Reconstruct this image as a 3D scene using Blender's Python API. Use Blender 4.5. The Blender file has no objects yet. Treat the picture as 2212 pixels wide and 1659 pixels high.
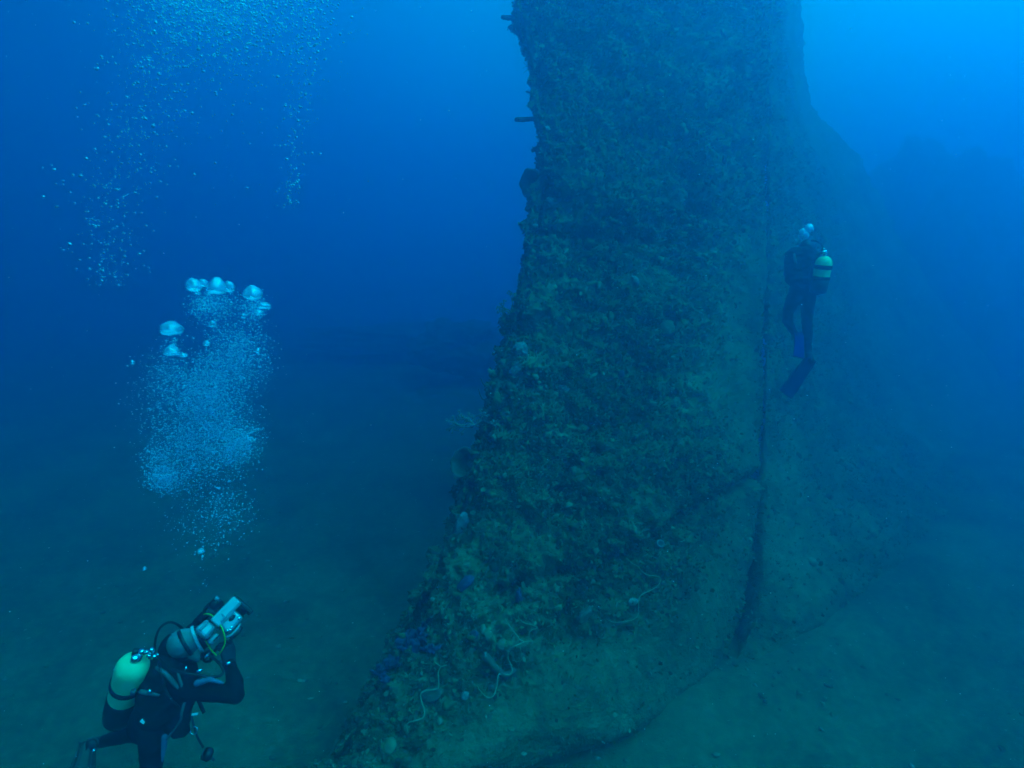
import bpy, bmesh, math, random
import numpy as np
from mathutils import Vector, Matrix, noise
from mathutils.bvhtree import BVHTree

random.seed(7)
rng = np.random.default_rng(7)
S = bpy.context.scene
COL = S.collection
R = math.radians

# ------------------------------------------------------------------ camera
PITCH = R(10.6)
CAM = Vector((0, 0, 4.0))
cam_data = bpy.data.cameras.new('camera')
cam = bpy.data.objects.new('camera', cam_data)
COL.objects.link(cam)
cam.location = CAM
cam.rotation_euler = (R(90) - PITCH, 0, 0)
cam_data.sensor_width = 36
cam_data.lens = 36 * 1228 / 2212
cam_data.clip_start = 0.05
cam_data.clip_end = 500
S.camera = cam

# ------------------------------------------------------------------ light: daylight filtered by the sea above
SUN_DIR = Vector((0.42, -0.28, 0.86)).normalized()          # towards the sun
w = bpy.data.worlds.new('World'); S.world = w; w.use_nodes = True
nt = w.node_tree; nt.nodes.clear()
N = nt.nodes.new; L = nt.links.new
out = N('ShaderNodeOutputWorld'); bg = N('ShaderNodeBackground'); bg.inputs['Strength'].default_value = 0.12
sky = N('ShaderNodeTexSky'); sky.sky_type = 'NISHITA'; sky.sun_disc = False
sky.sun_elevation = math.asin(SUN_DIR.z); sky.sun_rotation = math.atan2(SUN_DIR.x, SUN_DIR.y)
tc = N('ShaderNodeTexCoord')
sep = N('ShaderNodeSeparateXYZ'); L(tc.outputs['Generated'], sep.inputs[0])
mx = N('ShaderNodeMath'); mx.operation = 'MAXIMUM'; mx.inputs[1].default_value = 0.25; L(sep.outputs['Z'], mx.inputs[0])
cmb = N('ShaderNodeCombineXYZ'); L(sep.outputs['X'], cmb.inputs[0]); L(sep.outputs['Y'], cmb.inputs[1]); L(mx.outputs[0], cmb.inputs[2])
L(cmb.outputs[0], sky.inputs['Vector'])
bw = N('ShaderNodeRGBToBW'); L(sky.outputs[0], bw.inputs[0])
# the water lets blue through everywhere and is brightest around the sun's direction overhead
dt = N('ShaderNodeVectorMath'); dt.operation = 'DOT_PRODUCT'; dt.inputs[1].default_value = Vector((0.73, 0.49, 0.57)).normalized()
nrm = N('ShaderNodeVectorMath'); nrm.operation = 'NORMALIZE'; L(tc.outputs['Generated'], nrm.inputs[0]); L(nrm.outputs[0], dt.inputs[0])
mr = N('ShaderNodeMapRange'); mr.inputs['From Min'].default_value = -1; mr.inputs['From Max'].default_value = 1; L(dt.outputs['Value'], mr.inputs['Value'])
rp = N('ShaderNodeValToRGB'); L(mr.outputs[0], rp.inputs[0])
cr = rp.color_ramp
WORLD_RAMP = [(0.0, (0.0, .020, .045)), (0.36, (0.0, .062, .12)), (0.56, (0.0, .145, .44)), (0.70, (0.0, .98, 1.82)),
              (0.82, (0.0, 2.4, 3.25)), (0.92, (0.0, 3.1, 3.8)), (1.0, (0.0, 4.8, 5.0))]
cr.elements[0].position = 0; cr.elements[0].color = (*WORLD_RAMP[0][1], 1)
cr.elements[1].position = 1; cr.elements[1].color = (*WORLD_RAMP[-1][1], 1)
for p_, c_ in WORLD_RAMP[1:-1]:
    e = cr.elements.new(p_); e.color = (*c_, 1)
mul = N('ShaderNodeVectorMath'); mul.operation = 'SCALE'; L(rp.outputs[0], mul.inputs[0]); L(bw.outputs[0], mul.inputs['Scale'])
L(mul.outputs[0], bg.inputs['Color']); L(bg.outputs[0], out.inputs['Surface'])

sun_d = bpy.data.lights.new('sun', 'SUN'); sun_d.energy = 3.6; sun_d.angle = R(60); sun_d.color = (0.002, 1.0, 0.60)
sun = bpy.data.objects.new('sun', sun_d); COL.objects.link(sun)
sun.rotation_euler = SUN_DIR.to_track_quat('Z', 'Y').to_euler(); sun.location = (10, 8, 30)

S.view_settings.view_transform = 'Standard'; S.view_settings.look = 'None'
S.view_settings.exposure = 1.0; S.view_settings.gamma = 1; S.view_settings.use_curve_mapping = False
S.render.engine = 'CYCLES'
cy = S.cycles
cy.use_denoising = True
cy.max_bounces = 8; cy.diffuse_bounces = 3; cy.glossy_bounces = 3; cy.transparent_max_bounces = 16; cy.volume_bounces = 3
cy.use_adaptive_sampling = False
cy.sample_clamp_indirect = 4

# ------------------------------------------------------------------ the water: one closed volume round everything
HAZE_D = 0.112
HAZE_C = (0.0, 0.47, 0.885)
HAZE_G = 0.75

# ------------------------------------------------------------------ helpers
F = 1228.0
fw = Vector((0, math.cos(PITCH), -math.sin(PITCH))); up = Vector((0, math.sin(PITCH), math.cos(PITCH))); rt = Vector((1, 0, 0))
CFW, CRT, CUP = fw.copy(), rt.copy(), up.copy()
def P(px, py, Z):                       # a point of the place, from where it shows in the 2212 px wide photograph and its depth
    px, py, Z = float(px), float(py), float(Z)
    return CAM + Z * (CFW + CRT * ((px - 1106) / F) - CUP * ((py - 829.5) / F))
def ground_Z(py, h=0.0):
    return (CAM.z - h) / (math.sin(PITCH) + math.cos(PITCH) * (py - 829.5) / F)
def proj(v):
    d = v - CAM; Z = d.dot(fw)
    return 1106 + F * d.dot(rt) / Z, 829.5 - F * d.dot(up) / Z

def origin_of(o):
    v = Vector((0, 0, 0))
    while o is not None:
        v += o.location; o = o.parent
    return v
def mesh_obj(name, verts, faces, mat, parent=None, smooth=True, origin=None):
    verts = [Vector(v) for v in verts]
    if parent is not None: off = origin_of(parent)
    elif origin is not None: off = Vector(origin)
    else:
        off = sum(verts, Vector()) / max(1, len(verts)); off.z = min(v.z for v in verts)
    me = bpy.data.meshes.new(name)
    me.from_pydata([v - off for v in verts], [], faces)
    me.materials.append(mat); me.update()
    if smooth: me.polygons.foreach_set('use_smooth', [True] * len(me.polygons))
    o = bpy.data.objects.new(name, me); COL.objects.link(o)
    if parent is not None: o.parent = parent
    else: o.location = off
    return o
def fast_obj(name, V, Fc, mat, parent=None, smooth=True):         # V, Fc numpy arrays, all faces alike in size
    V = np.asarray(V, dtype=np.float32).copy()
    off = origin_of(parent) if parent is not None else Vector((float(V[:, 0].mean()), float(V[:, 1].mean()), float(V[:, 2].min())))
    V -= np.array(off, dtype=np.float32)
    Fc = np.asarray(Fc, dtype=np.int32); k = Fc.shape[1]
    me = bpy.data.meshes.new(name)
    me.vertices.add(len(V)); me.vertices.foreach_set('co', V.ravel())
    me.loops.add(Fc.size); me.loops.foreach_set('vertex_index', Fc.ravel())
    me.polygons.add(len(Fc)); me.polygons.foreach_set('loop_start', np.arange(0, Fc.size, k, dtype=np.int32))
    me.polygons.foreach_set('use_smooth', np.full(len(Fc), smooth))
    me.update(calc_edges=True); me.materials.append(mat)
    o = bpy.data.objects.new(name, me); COL.objects.link(o)
    if parent is not None: o.parent = parent
    else: o.location = off
    return o
def tag(o, label=None, cat=None, group=None, kind=None):
    if label: o['label'] = label
    if cat: o['category'] = cat
    if group: o['group'] = group
    if kind: o['kind'] = kind
    return o
def thing(name, label, cat, loc, group=None):
    o = bpy.data.objects.new(name, None); COL.objects.link(o); o.location = loc; o.empty_display_size = .1
    return tag(o, label, cat, group)

def catmull(pts, per=6):
    pts = [Vector(p) for p in pts]
    if len(pts) < 3: per_pts = pts; return per_pts
    q = [pts[0] * 2 - pts[1]] + pts + [pts[-1] * 2 - pts[-2]]
    o = []
    for i in range(1, len(q) - 2):
        a, b, c, d = q[i - 1:i + 3]
        for k in range(per):
            t = k / per
            o.append(.5 * ((2 * b) + (c - a) * t + (2 * a - 5 * b + 4 * c - d) * t * t + (3 * b - a - 3 * c + d) * t ** 3))
    o.append(pts[-1]); return o
def tube_geo(pts, rad, n=8, closed_ends=True, wob=0.0):
    if not hasattr(rad, '__len__'): rad = [rad] * len(pts)
    if len(rad) != len(pts):
        xs = np.linspace(0, 1, len(rad)); rad = np.interp(np.linspace(0, 1, len(pts)), xs, rad)
    V, Fc = [], []
    T = None
    nrm_ = None
    for i, p in enumerate(pts):
        d = (pts[min(i + 1, len(pts) - 1)] - pts[max(i - 1, 0)]).normalized()
        if nrm_ is None:
            nrm_ = d.orthogonal().normalized()
        else:
            nrm_ = (nrm_ - d * nrm_.dot(d)).normalized()
        b = d.cross(nrm_)
        for k in range(n):
            a = 2 * math.pi * k / n
            r_ = rad[i] * (1 + wob * noise.noise(Vector((p.x * 30, p.y * 30 + k, p.z * 30))))
            V.append(p + (nrm_ * math.cos(a) + b * math.sin(a)) * r_)
    for i in range(len(pts) - 1):
        for k in range(n):
            Fc.append((i * n + k, i * n + (k + 1) % n, (i + 1) * n + (k + 1) % n, (i + 1) * n + k))
    if closed_ends:
        Fc.append(tuple(range(n - 1, -1, -1))); m = (len(pts) - 1) * n
        Fc.append(tuple(range(m, m + n)))
    return V, Fc
def tube(name, pts, rad, mat, parent=None, n=8, per=6, wob=0.0):
    V, Fc = tube_geo(catmull(pts, per), rad, n, wob=wob)
    return mesh_obj(name, V, Fc, mat, parent)
def frame_of(axis, side=None):
    a = Vector(axis).normalized()
    s = Vector(side) if side is not None else a.orthogonal()
    s = (s - a * s.dot(a)).normalized()
    return a, s, a.cross(s)
def lathe(name, prof, base, axis, mat, parent=None, n=28, side=None, flat=1.0, smooth=True):   # prof: (distance along, radius)
    a, s, t = frame_of(axis, side); base = Vector(base)
    V, Fc = [], []
    for (h, r_) in prof:
        for k in range(n):
            q = 2 * math.pi * k / n
            V.append(base + a * h + s * (r_ * math.cos(q)) + t * (r_ * flat * math.sin(q)))
    for i in range(len(prof) - 1):
        for k in range(n):
            Fc.append((i * n + k, i * n + (k + 1) % n, (i + 1) * n + (k + 1) % n, (i + 1) * n + k))
    Fc.append(tuple(range(n - 1, -1, -1))); m = (len(prof) - 1) * n; Fc.append(tuple(range(m, m + n)))
    return mesh_obj(name, V, Fc, mat, parent, smooth)
def box(name, c, ax, ay, az, sx, sy, sz, mat, parent=None, bevel=0.0, taper=1.0):
    bm = bmesh.new(); bmesh.ops.create_cube(bm, size=1)
    for v in bm.verts:
        k = taper if v.co.x > 0 else 1.0
        v.co = Vector((v.co.x * sx, v.co.y * sy * k, v.co.z * sz * k))
    if bevel: bmesh.ops.bevel(bm, geom=list(bm.edges), offset=bevel, segments=3, profile=.5, affect='EDGES')
    bm.normal_update()
    V = [Vector(c) + ax * v.co.x + ay * v.co.y + az * v.co.z for v in bm.verts]
    Fc = [tuple(v.index for v in f.verts) for f in bm.faces]; bm.free()
    o = mesh_obj(name, V, Fc, mat, parent, smooth=False)
    return o
def capsule_geo(a, b, ra, rb, n=14, flat=1.0, side=None):
    a = Vector(a); b = Vector(b); ax = (b - a)
    ln = ax.length
    if ln < 1e-6: ax = Vector((0, 0, 1)); ln = 0
    A, s, t = frame_of(ax, side)
    V, Fc = [], []
    rings = []
    for k in range(1, 6):
        q = -math.pi / 2 + k * math.pi / 12
        rings.append((ra * math.sin(q), ra * math.cos(q)))
    rings.append((0, ra)); rings.append((ln, rb))
    for k in range(1, 6):
        q = k * math.pi / 12
        rings.append((ln + rb * math.sin(q), rb * math.cos(q)))
    for (h, r_) in rings:
        for k in range(n):
            q = 2 * math.pi * k / n
            V.append(a + A * h + s * (r_ * math.cos(q)) + t * (r_ * flat * math.sin(q)))
    for i in range(len(rings) - 1):
        for k in range(n):
            Fc.append((i * n + k, i * n + (k + 1) % n, (i + 1) * n + (k + 1) % n, (i + 1) * n + k))
    Fc.append(tuple(range(n - 1, -1, -1))); m = (len(rings) - 1) * n; Fc.append(tuple(range(m, m + n)))
    return V, Fc
def fuse(name, pieces, mat, parent=None, voxel=0.012, smooth_it=4, wrinkle=0.0):
    """pieces: list of (verts, faces); fused to one continuous skin."""
    V, Fc = [], []
    for v, f in pieces:
        o_ = len(V); V += list(v); Fc += [tuple(i + o_ for i in q) for q in f]
    me = bpy.data.meshes.new('tmp'); me.from_pydata(V, [], Fc)
    bm = bmesh.new(); bm.from_mesh(me); bmesh.ops.recalc_face_normals(bm, faces=bm.faces); bm.to_mesh(me); bm.free()
    o = bpy.data.objects.new('tmp', me); COL.objects.link(o)
    m = o.modifiers.new('r', 'REMESH'); m.mode = 'VOXEL'; m.voxel_size = voxel
    m2 = o.modifiers.new('s', 'SMOOTH'); m2.factor = .5; m2.iterations = smooth_it
    dg = bpy.context.evaluated_depsgraph_get()
    nm = bpy.data.meshes.new_from_object(o.evaluated_get(dg))
    bpy.data.objects.remove(o); bpy.data.meshes.remove(me)
    VV = []
    for v in nm.vertices:
        c = v.co.copy()
        if wrinkle:
            c += v.normal * (noise.fractal(Vector((c.x * 7, c.y * 7, c.z * 22)), 1.0, 2.0, 3) * wrinkle)
        VV.append(c)
    FF = [tuple(p.vertices) for p in nm.polygons]
    bpy.data.meshes.remove(nm)
    return mesh_obj(name, VV, FF, mat, parent)

# ------------------------------------------------------------------ materials
def mat_new(name):
    m = bpy.data.materials.new(name); m.use_nodes = True
    return m, m.node_tree, m.node_tree.nodes['Principled BSDF']
def plain(name, col, rough=.6, metal=0.0, spec=.5, var=.12, scale=30, bump=0.0):
    m, t, b = mat_new(name)
    tcn = t.nodes.new('ShaderNodeTexCoord'); nz = t.nodes.new('ShaderNodeTexNoise'); nz.inputs['Scale'].default_value = scale; nz.inputs['Detail'].default_value = 5
    t.links.new(tcn.outputs['Object'], nz.inputs['Vector'])
    r_ = t.nodes.new('ShaderNodeValToRGB')
    r_.color_ramp.elements[0].position = .3; r_.color_ramp.elements[1].position = .7
    r_.color_ramp.elements[0].color = (*[c * (1 - var) for c in col], 1); r_.color_ramp.elements[1].color = (*[min(1, c * (1 + var)) for c in col], 1)
    t.links.new(nz.outputs[0], r_.inputs[0]); t.links.new(r_.outputs[0], b.inputs['Base Color'])
    b.inputs['Roughness'].default_value = rough; b.inputs['Metallic'].default_value = metal; b.inputs['Specular IOR Level'].default_value = spec
    if bump:
        bp = t.nodes.new('ShaderNodeBump'); bp.inputs['Strength'].default_value = bump; bp.inputs['Distance'].default_value = .01
        t.links.new(nz.outputs[0], bp.inputs['Height']); t.links.new(bp.outputs[0], b.inputs['Normal'])
    return m
def patchy(name, cols, scales, rough=.95, bump=.6, bdist=.02, island=False):
    """organic cover: two noises and (optionally) one tone per clump choose between the cols."""
    m, t, b = mat_new(name)
    tcn = t.nodes.new('ShaderNodeTexCoord')
    def nz(s, d=6):
        n_ = t.nodes.new('ShaderNodeTexNoise'); n_.inputs['Scale'].default_value = s; n_.inputs['Detail'].default_value = d; n_.inputs['Roughness'].default_value = .62
        t.links.new(tcn.outputs['Object'], n_.inputs['Vector']); return n_
    n1, n2, n3 = nz(scales[0]), nz(scales[1]), nz(scales[2], 4)
    ad = t.nodes.new('ShaderNodeMath'); ad.operation = 'MULTIPLY_ADD'; ad.inputs[1].default_value = .55
    t.links.new(n1.outputs[0], ad.inputs[0])
    m2 = t.nodes.new('ShaderNodeMath'); m2.operation = 'MULTIPLY'; m2.inputs[1].default_value = .45; t.links.new(n2.outputs[0], m2.inputs[0]); t.links.new(m2.outputs[0], ad.inputs[2])
    src = ad
    if island:
        g = t.nodes.new('ShaderNodeNewGeometry')
        q = t.nodes.new('ShaderNodeMath'); q.operation = 'MULTIPLY_ADD'; q.inputs[1].default_value = .34
        t.links.new(g.outputs['Random Per Island'], q.inputs[0])
        s_ = t.nodes.new('ShaderNodeMath'); s_.operation = 'SUBTRACT'; s_.inputs[1].default_value = .17; t.links.new(ad.outputs[0], s_.inputs[0]); t.links.new(s_.outputs[0], q.inputs[2])
        src = q
    r_ = t.nodes.new('ShaderNodeValToRGB'); e = r_.color_ramp.elements
    pos = np.linspace(.33, .67, len(cols))
    e[0].position = pos[0]; e[0].color = (*cols[0], 1); e[1].position = pos[-1]; e[1].color = (*cols[-1], 1)
    for p_, c_ in list(zip(pos, cols))[1:-1]:
        x = e.new(p_); x.color = (*c_, 1)
    t.links.new(src.outputs[0], r_.inputs[0]); t.links.new(r_.outputs[0], b.inputs['Base Color'])
    b.inputs['Roughness'].default_value = rough; b.inputs['Specular IOR Level'].default_value = .1
    if bump:
        bp = t.nodes.new('ShaderNodeBump'); bp.inputs['Strength'].default_value = bump; bp.inputs['Distance'].default_value = bdist
        t.links.new(n3.outputs[0], bp.inputs['Height']); t.links.new(bp.outputs[0], b.inputs['Normal'])
    return m

M_sand = patchy('sand', [(.045, .050, .025), (.10, .105, .052), (.155, .16, .08), (.21, .21, .12)], (.9, 11, 38), bump=.8, bdist=.03)
M_hull = patchy('encrusted_steel', [(.045, .053, .028), (.095, .107, .052), (.145, .16, .08), (.195, .215, .115), (.26, .28, .17)], (1.3, 9, 34), bump=.9, bdist=.04)
M_growth = patchy('growth', [(.045, .055, .024), (.085, .097, .045), (.13, .145, .07), (.18, .195, .10), (.28, .30, .19)], (1.1, 7, 60), island=True, bump=0)
M_lump = patchy('encrusting_lumps', [(.05, .055, .03), (.10, .11, .05), (.15, .16, .075), (.19, .20, .11), (.24, .25, .16)], (2, 14, 50), island=True, bump=.8, bdist=.01)
M_rock = patchy('far_growth', [(.04, .045, .035), (.10, .10, .08), (.15, .15, .12)], (.8, 5, 20), bump=.5)
M_wire = plain('whip_coral_skin', (.30, .33, .21), .8, var=.2)
M_tubes = plain('tube_sponge_skin', (.10, .08, .06), .9, var=.3, bump=.6)
M_cup = plain('cup_sponge_skin', (.13, .11, .08), .95, var=.35, scale=22, bump=.8)
M_pale = plain('pale_sponge_skin', (.17, .20, .20), .9, var=.5, scale=40, bump=.5)
M_violet = plain('violet_sponge_skin', (.055, .06, .13), .9, var=.5, scale=40, bump=.5)
M_white = plain('white_sponge_skin', (.27, .30, .27), .9, var=.5, scale=50, bump=.4)
M_yellowg = plain('yellow_coral_skin', (.15, .18, .06), .9, var=.3, scale=40, bump=.4)
M_suit = plain('black_neoprene', (.009, .010, .010), .85, spec=.1, var=.3, scale=12, bump=.2)
M_vest = plain('black_nylon', (.012, .013, .013), .7, spec=.15, var=.3, scale=25, bump=.3)
M_rubber = plain('black_rubber', (.010, .010, .011), .4, spec=.5)
M_glove = plain('dark_glove', (.03, .034, .04), .8, var=.3)
M_hood = plain('grey_hood', (.20, .22, .21), .85, var=.35, scale=9)
M_skin = plain('skin', (.42, .30, .24), .6)
M_tank = plain('yellow_paint', (.46, .97, .42), .28, var=.05, scale=6)
M_tankf = plain('worn_yellow_paint', (.44, .95, .40), .4, var=.1, scale=12)
M_chrome = plain('chrome', (.75, .75, .75), .18, metal=1.0, var=.05)
M_alu = plain('silver_housing', (.42, .45, .48), .3, metal=.3, var=.05, scale=8)
M_alud = plain('grey_housing', (.27, .30, .33), .4, metal=.2, var=.08, scale=8)
M_maskw = plain('white_silicone', (.80, .82, .82), .4, var=.04)
M_lime = plain('lime_cord', (.40, .62, .04), .5)
M_strap = plain('grey_strap', (.12, .14, .14), .6)
M_stripe = plain('grey_blue_panel', (.10, .15, .24), .7)
M_finb = plain('blue_fin', (.001, .012, .18), .85, spec=.05, var=.15)
M_find = plain('dark_blue_fin', (.004, .012, .09), .8, spec=.1, var=.2)
m_glass, t_, b_ = mat_new('dark_glass'); b_.inputs['Base Color'].default_value = (.01, .012, .014, 1); b_.inputs['Roughness'].default_value = .05
M_glass = m_glass
# air in water: reflected light from above put in as an opaque crown, see-through underside
M_bubble, t_, b_ = mat_new('air_bubble')
b_.inputs['Base Color'].default_value = (.75, .86, 1.0, 1); b_.inputs['Roughness'].default_value = .3; b_.inputs['Metallic'].default_value = .35
lw = t_.nodes.new('ShaderNodeLayerWeight'); lw.inputs['Blend'].default_value = .45
tr = t_.nodes.new('ShaderNodeBsdfTransparent'); mxs = t_.nodes.new('ShaderNodeMixShader')
mrr = t_.nodes.new('ShaderNodeMapRange'); mrr.inputs['To Min'].default_value = .0; mrr.inputs['To Max'].default_value = .72
gm = t_.nodes.new('ShaderNodeNewGeometry'); sx = t_.nodes.new('ShaderNodeSeparateXYZ'); t_.links.new(gm.outputs['Normal'], sx.inputs[0]); t_.links.new(sx.outputs['Z'], mrr.inputs['Value'])
mrr.inputs['From Min'].default_value = -.7; mrr.inputs['From Max'].default_value = 1.0; t_.links.new(mrr.outputs[0], mxs.inputs[0])
t_.links.new(tr.outputs[0], mxs.inputs[1]); t_.links.new(b_.outputs[0], mxs.inputs[2])
t_.links.new(mxs.outputs[0], t_.nodes['Material Output'].inputs['Surface'])
M_bub2 = plain('tiny_air_bubble', (.62, .80, 1.0), .3, metal=.3, var=.02)
M_bub3 = plain('small_air_bubble', (.78, .90, 1.0), .2, metal=.6, var=.02)

# ------------------------------------------------------------------ seabed
def _g(px, py):
    q = P(px, py, ground_Z(py)); return (q.x, q.y)
SILT = [tuple(np.array(_g(*a)) * (1 - t) + np.array(_g(*b)) * t) for a, b in (((1500, 1590), (1660, 1500)), ((1660, 1500), (1860, 1360)), ((1860, 1360), (2030, 1210)), ((2030, 1210), (2160, 1060))) for t in (0, .25, .5, .75)]
def seabed():
    n = 420
    def warp(u): return np.sign(u) * (np.abs(u) ** 1.9)
    u = np.linspace(-1, 1, n); X, Y = np.meshgrid(warp(u) * 40, warp(u) * 40, indexing='ij')
    Y = Y + 5.0
    V = np.zeros((n * n, 3), dtype=np.float32); V[:, 0] = X.ravel(); V[:, 1] = Y.ravel()
    z = np.empty(n * n)
    for i in range(n * n):
        x, y = float(V[i, 0]), float(V[i, 1])
        h = .16 * noise.noise(Vector((x * .35, y * .35, 1.3))) + .05 * noise.fractal(Vector((x * 1.7, y * 1.7, 4)), .9, 2.0, 3)
        h += .018 * noise.noise(Vector((x * 9, y * 9, 7))) + .010 * math.sin(x * 9 + y * 21 + 5 * noise.noise(Vector((x * .8, y * .8, 2))))
        # a low mound of silt against the foot of the wreck
        h += .25 * math.exp(-((x + .2) ** 2 / 3.5 + (y - 6.2) ** 2 / 2.5))
        for (bx, by) in SILT:
            d2_ = (x - bx) ** 2 + (y - by) ** 2
            if d2_ < 4: h = max(h, .13 * math.exp(-d2_ / .30) + .6 * h)
        z[i] = h
    V[:, 2] = z
    idx = np.arange(n * n).reshape(n, n)
    Fc = np.stack([idx[:-1, :-1], idx[1:, :-1], idx[1:, 1:], idx[:-1, 1:]], -1).reshape(-1, 4)
    o = fast_obj('seabed', V, Fc, M_sand); tag(o, kind='structure')
    return o
SEABED = seabed()
def litter(name, count, r0, r1, mat, flat):
    Vb = np.array([v.co[:] for v in SEABED.data.vertices]) + np.array(SEABED.location)
    d = np.hypot(Vb[:, 0] + .5, Vb[:, 1] - 5); pat = np.clip(np.array([.3 + noise.noise(Vector((x * .5, y * .5, 3))) + .5 * noise.noise(Vector((x * 2, y * 2, 9))) for x, y, z in Vb]), 0, 1)
    sp = np.maximum(.05, d) ** .95; wgt = sp * sp * pat * (d < 16) / (1 + d) ; pick = rng.choice(len(Vb), count, p=wgt / wgt.sum())
    Cc = Vb[pick] + np.stack([rng.normal(size=count) * .06, rng.normal(size=count) * .06, np.zeros(count)], 1)
    bm = bmesh.new(); bmesh.ops.create_icosphere(bm, subdivisions=1, radius=1); V = np.array([v.co[:] for v in bm.verts]); T = np.array([[v.index for v in f.verts] for f in bm.faces]); bm.free()
    rr = r0 + (r1 - r0) * rng.random(count) ** 4
    Q = V[None] * rr[:, None, None] * np.stack([rng.uniform(.7, 1.6, count), rng.uniform(.7, 1.6, count), rng.uniform(.3, flat, count)], 1)[:, None, :] * (1 + .25 * rng.normal(size=(count, len(V), 1)))
    Q = (Q + Cc[:, None, :]).reshape(-1, 3); F_ = (T[None] + (np.arange(count) * len(V))[:, None, None]).reshape(-1, 3)
    return fast_obj(name, Q, F_, mat)
M_litter = patchy('shell_rubble', [(.05, .055, .035), (.11, .115, .07), (.19, .19, .13), (.34, .34, .28)], (2, 9, 40), island=True, bump=0)
tag(litter('seabed_rubble', 42000, .004, .028, M_litter, .6), 'small dark rubble, shell bits and algae scattered over the seabed', 'rubble', None, 'stuff')

# ------------------------------------------------------------------ the wreck
LS = [  # left edge (x, y, Z) and the seam between the two bodies (x, y, Z), from above the frame to the sand
    ((1104, -110, 7.0), (1659, -110, 8.6)), ((1122, 0, 6.8), (1655, 0, 8.4)), ((1150, 150, 6.6), (1652, 240, 8.2)),
    ((1172, 300, 6.4), (1650, 480, 8.0)), ((1163, 450, 6.3), (1647, 640, 7.8)), ((1134, 580, 6.1), (1645, 800, 7.4)),
    ((1104, 700, 6.0), (1641, 950, 7.1)), ((1066, 850, 5.8), (1635, 1090, 6.7)), ((1020, 1000, 5.6), (1615, 1240, 6.3)),
    ((982, 1130, 5.4), (1585, 1370, 5.9)), ((900, 1300, 5.1), (1530, 1490, 5.5)), ((808, 1480, 4.85), (1390, 1582, 5.0)),
    ((735, 1620, 4.65), (1210, 1640, 4.72)), ((590, 1850, 4.25), (850, 1850, 4.2))]
SR = [  # seam and the far right outline of the second body
    ((1659, -110, 8.6), (1718, -110, 15.5)), ((1655, 0, 8.4), (1728, 0, 16)), ((1652, 240, 8.2), (1750, 225, 16)), ((1650, 480, 8.0), (1836, 315, 16)),
    ((1647, 640, 7.8), (1945, 520, 18)), ((1645, 800, 7.4), (2060, 690, 20)), ((1641, 950, 7.1), (2150, 800, 20)), ((1635, 1090, 6.7), (2190, 905, 16.5)),
    ((1615, 1240, 6.3), (2150, 1040, 11.4)), ((1585, 1370, 5.9), (2020, 1180, 8.6)), ((1530, 1490, 5.5), (1850, 1330, 6.9)), ((1450, 1560, 5.15), (1640, 1480, 5.75)), ((1350, 1620, 4.95), (1450, 1600, 5.0))]
def curve3(pts, n):
    q = catmull([Vector(p) for p in pts], 24); k = np.linspace(0, len(q) - 1, n)
    return [q[int(a)].lerp(q[min(int(a) + 1, len(q) - 1)], a - int(a)) for a in k]
def seg_dist(px, py, line):
    best = 1e9; side = 0
    for (x0, y0), (x1, y1) in zip(line[:-1], line[1:]):
        dx, dy = x1 - x0, y1 - y0; t = max(0, min(1, ((px - x0) * dx + (py - y0) * dy) / (dx * dx + dy * dy)))
        ex, ey = px - (x0 + t * dx), py - (y0 + t * dy); d = math.hypot(ex, ey)
        if d < best: best = d; side = dx * ey - dy * ex
    return best, side
SMOOTH_EDGE = [(1660, 300), (1540, 620), (1500, 820), (1530, 960), (1560, 1060), (1500, 1190), (1420, 1290), (1300, 1370), (1180, 1430), (1060, 1510), (930, 1600), (800, 1720)]
CRACKS = [([(1650, 1025), (1560, 1072), (1480, 1110), (1400, 1172), (1300, 1215), (1180, 1240), (1060, 1280)], 13, .17),
          ([(1150, 497), (1300, 505), (1420, 522), (1520, 530)], 13, .10),
          ([(1230, 1000), (1200, 1100), (1130, 1190), (1100, 1300)], 14, .12),
          ([(1300, 880), (1240, 1010)], 8, .08)]
def rough_at(px, py):
    d, s = seg_dist(px, py, SMOOTH_EDGE)
    k = .5 + .5 * max(-1, min(1, (d if s > 0 else -d) / 70.0))
    return .12 + .88 * k
def cell(v, s, seed):
    d = noise.voronoi(Vector((v.x * s + seed, v.y * s, v.z * s)))[0]
    return d[1] - d[0], d[0]
wreck = thing('shipwreck', 'huge dark shipwreck hull standing on the seabed, covered in marine growth', 'shipwreck', P(1250, 1600, 5.2).xy.to_3d())
def build_left():
    NV, NU = 620, 330
    A = curve3([a for a, b in LS], NV); B = curve3([b for a, b in LS], NV)
    for b_p in B: b_p.x += 9 * noise.noise(Vector((0, b_p.y * .011, 2))) + 5 * noise.noise(Vector((0, b_p.y * .045, 5)))
    BACK = 26
    V = []
    PX = []
    for i in range(NV):
        a, b = A[i], B[i]
        for j in range(-BACK, NU + 12):
            if j < 0:                                     # wraps round behind the left edge
                t = -j / BACK; q = Vector((a.x + 3 + 40 * t * t, a.y, a.z + .02 + 3.2 * t ** 1.6))
            elif j < NU:
                t = j / (NU - 1); q = a.lerp(b, t)
                q.z -= .42 * math.sin(math.pi * min(1, t * 1.0)) ** .8 * (.5 + .5 * min(1, (i / NV) * 2))
                q.z += .35 * (1 - min(1, t / .10)) ** 2     # rounded left shoulder
                q.z += .22 * max(0, (t - .93) / .07) ** 2
            else:                                         # turns into the seam
                t = (j - NU + 1) / 12; q = Vector((b.x + 2 * t, b.y, b.z + .22 + .7 * t))
            V.append(P(q.x, q.y, q.z)); PX.append((q.x, q.y, j))
    W = NU + 12 + BACK
    idx = np.arange(NV * W).reshape(NV, W)
    Fc = np.stack([idx[:-1, :-1], idx[:-1, 1:], idx[1:, 1:], idx[1:, :-1]], -1).reshape(-1, 4)
    return V, PX, Fc
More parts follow.
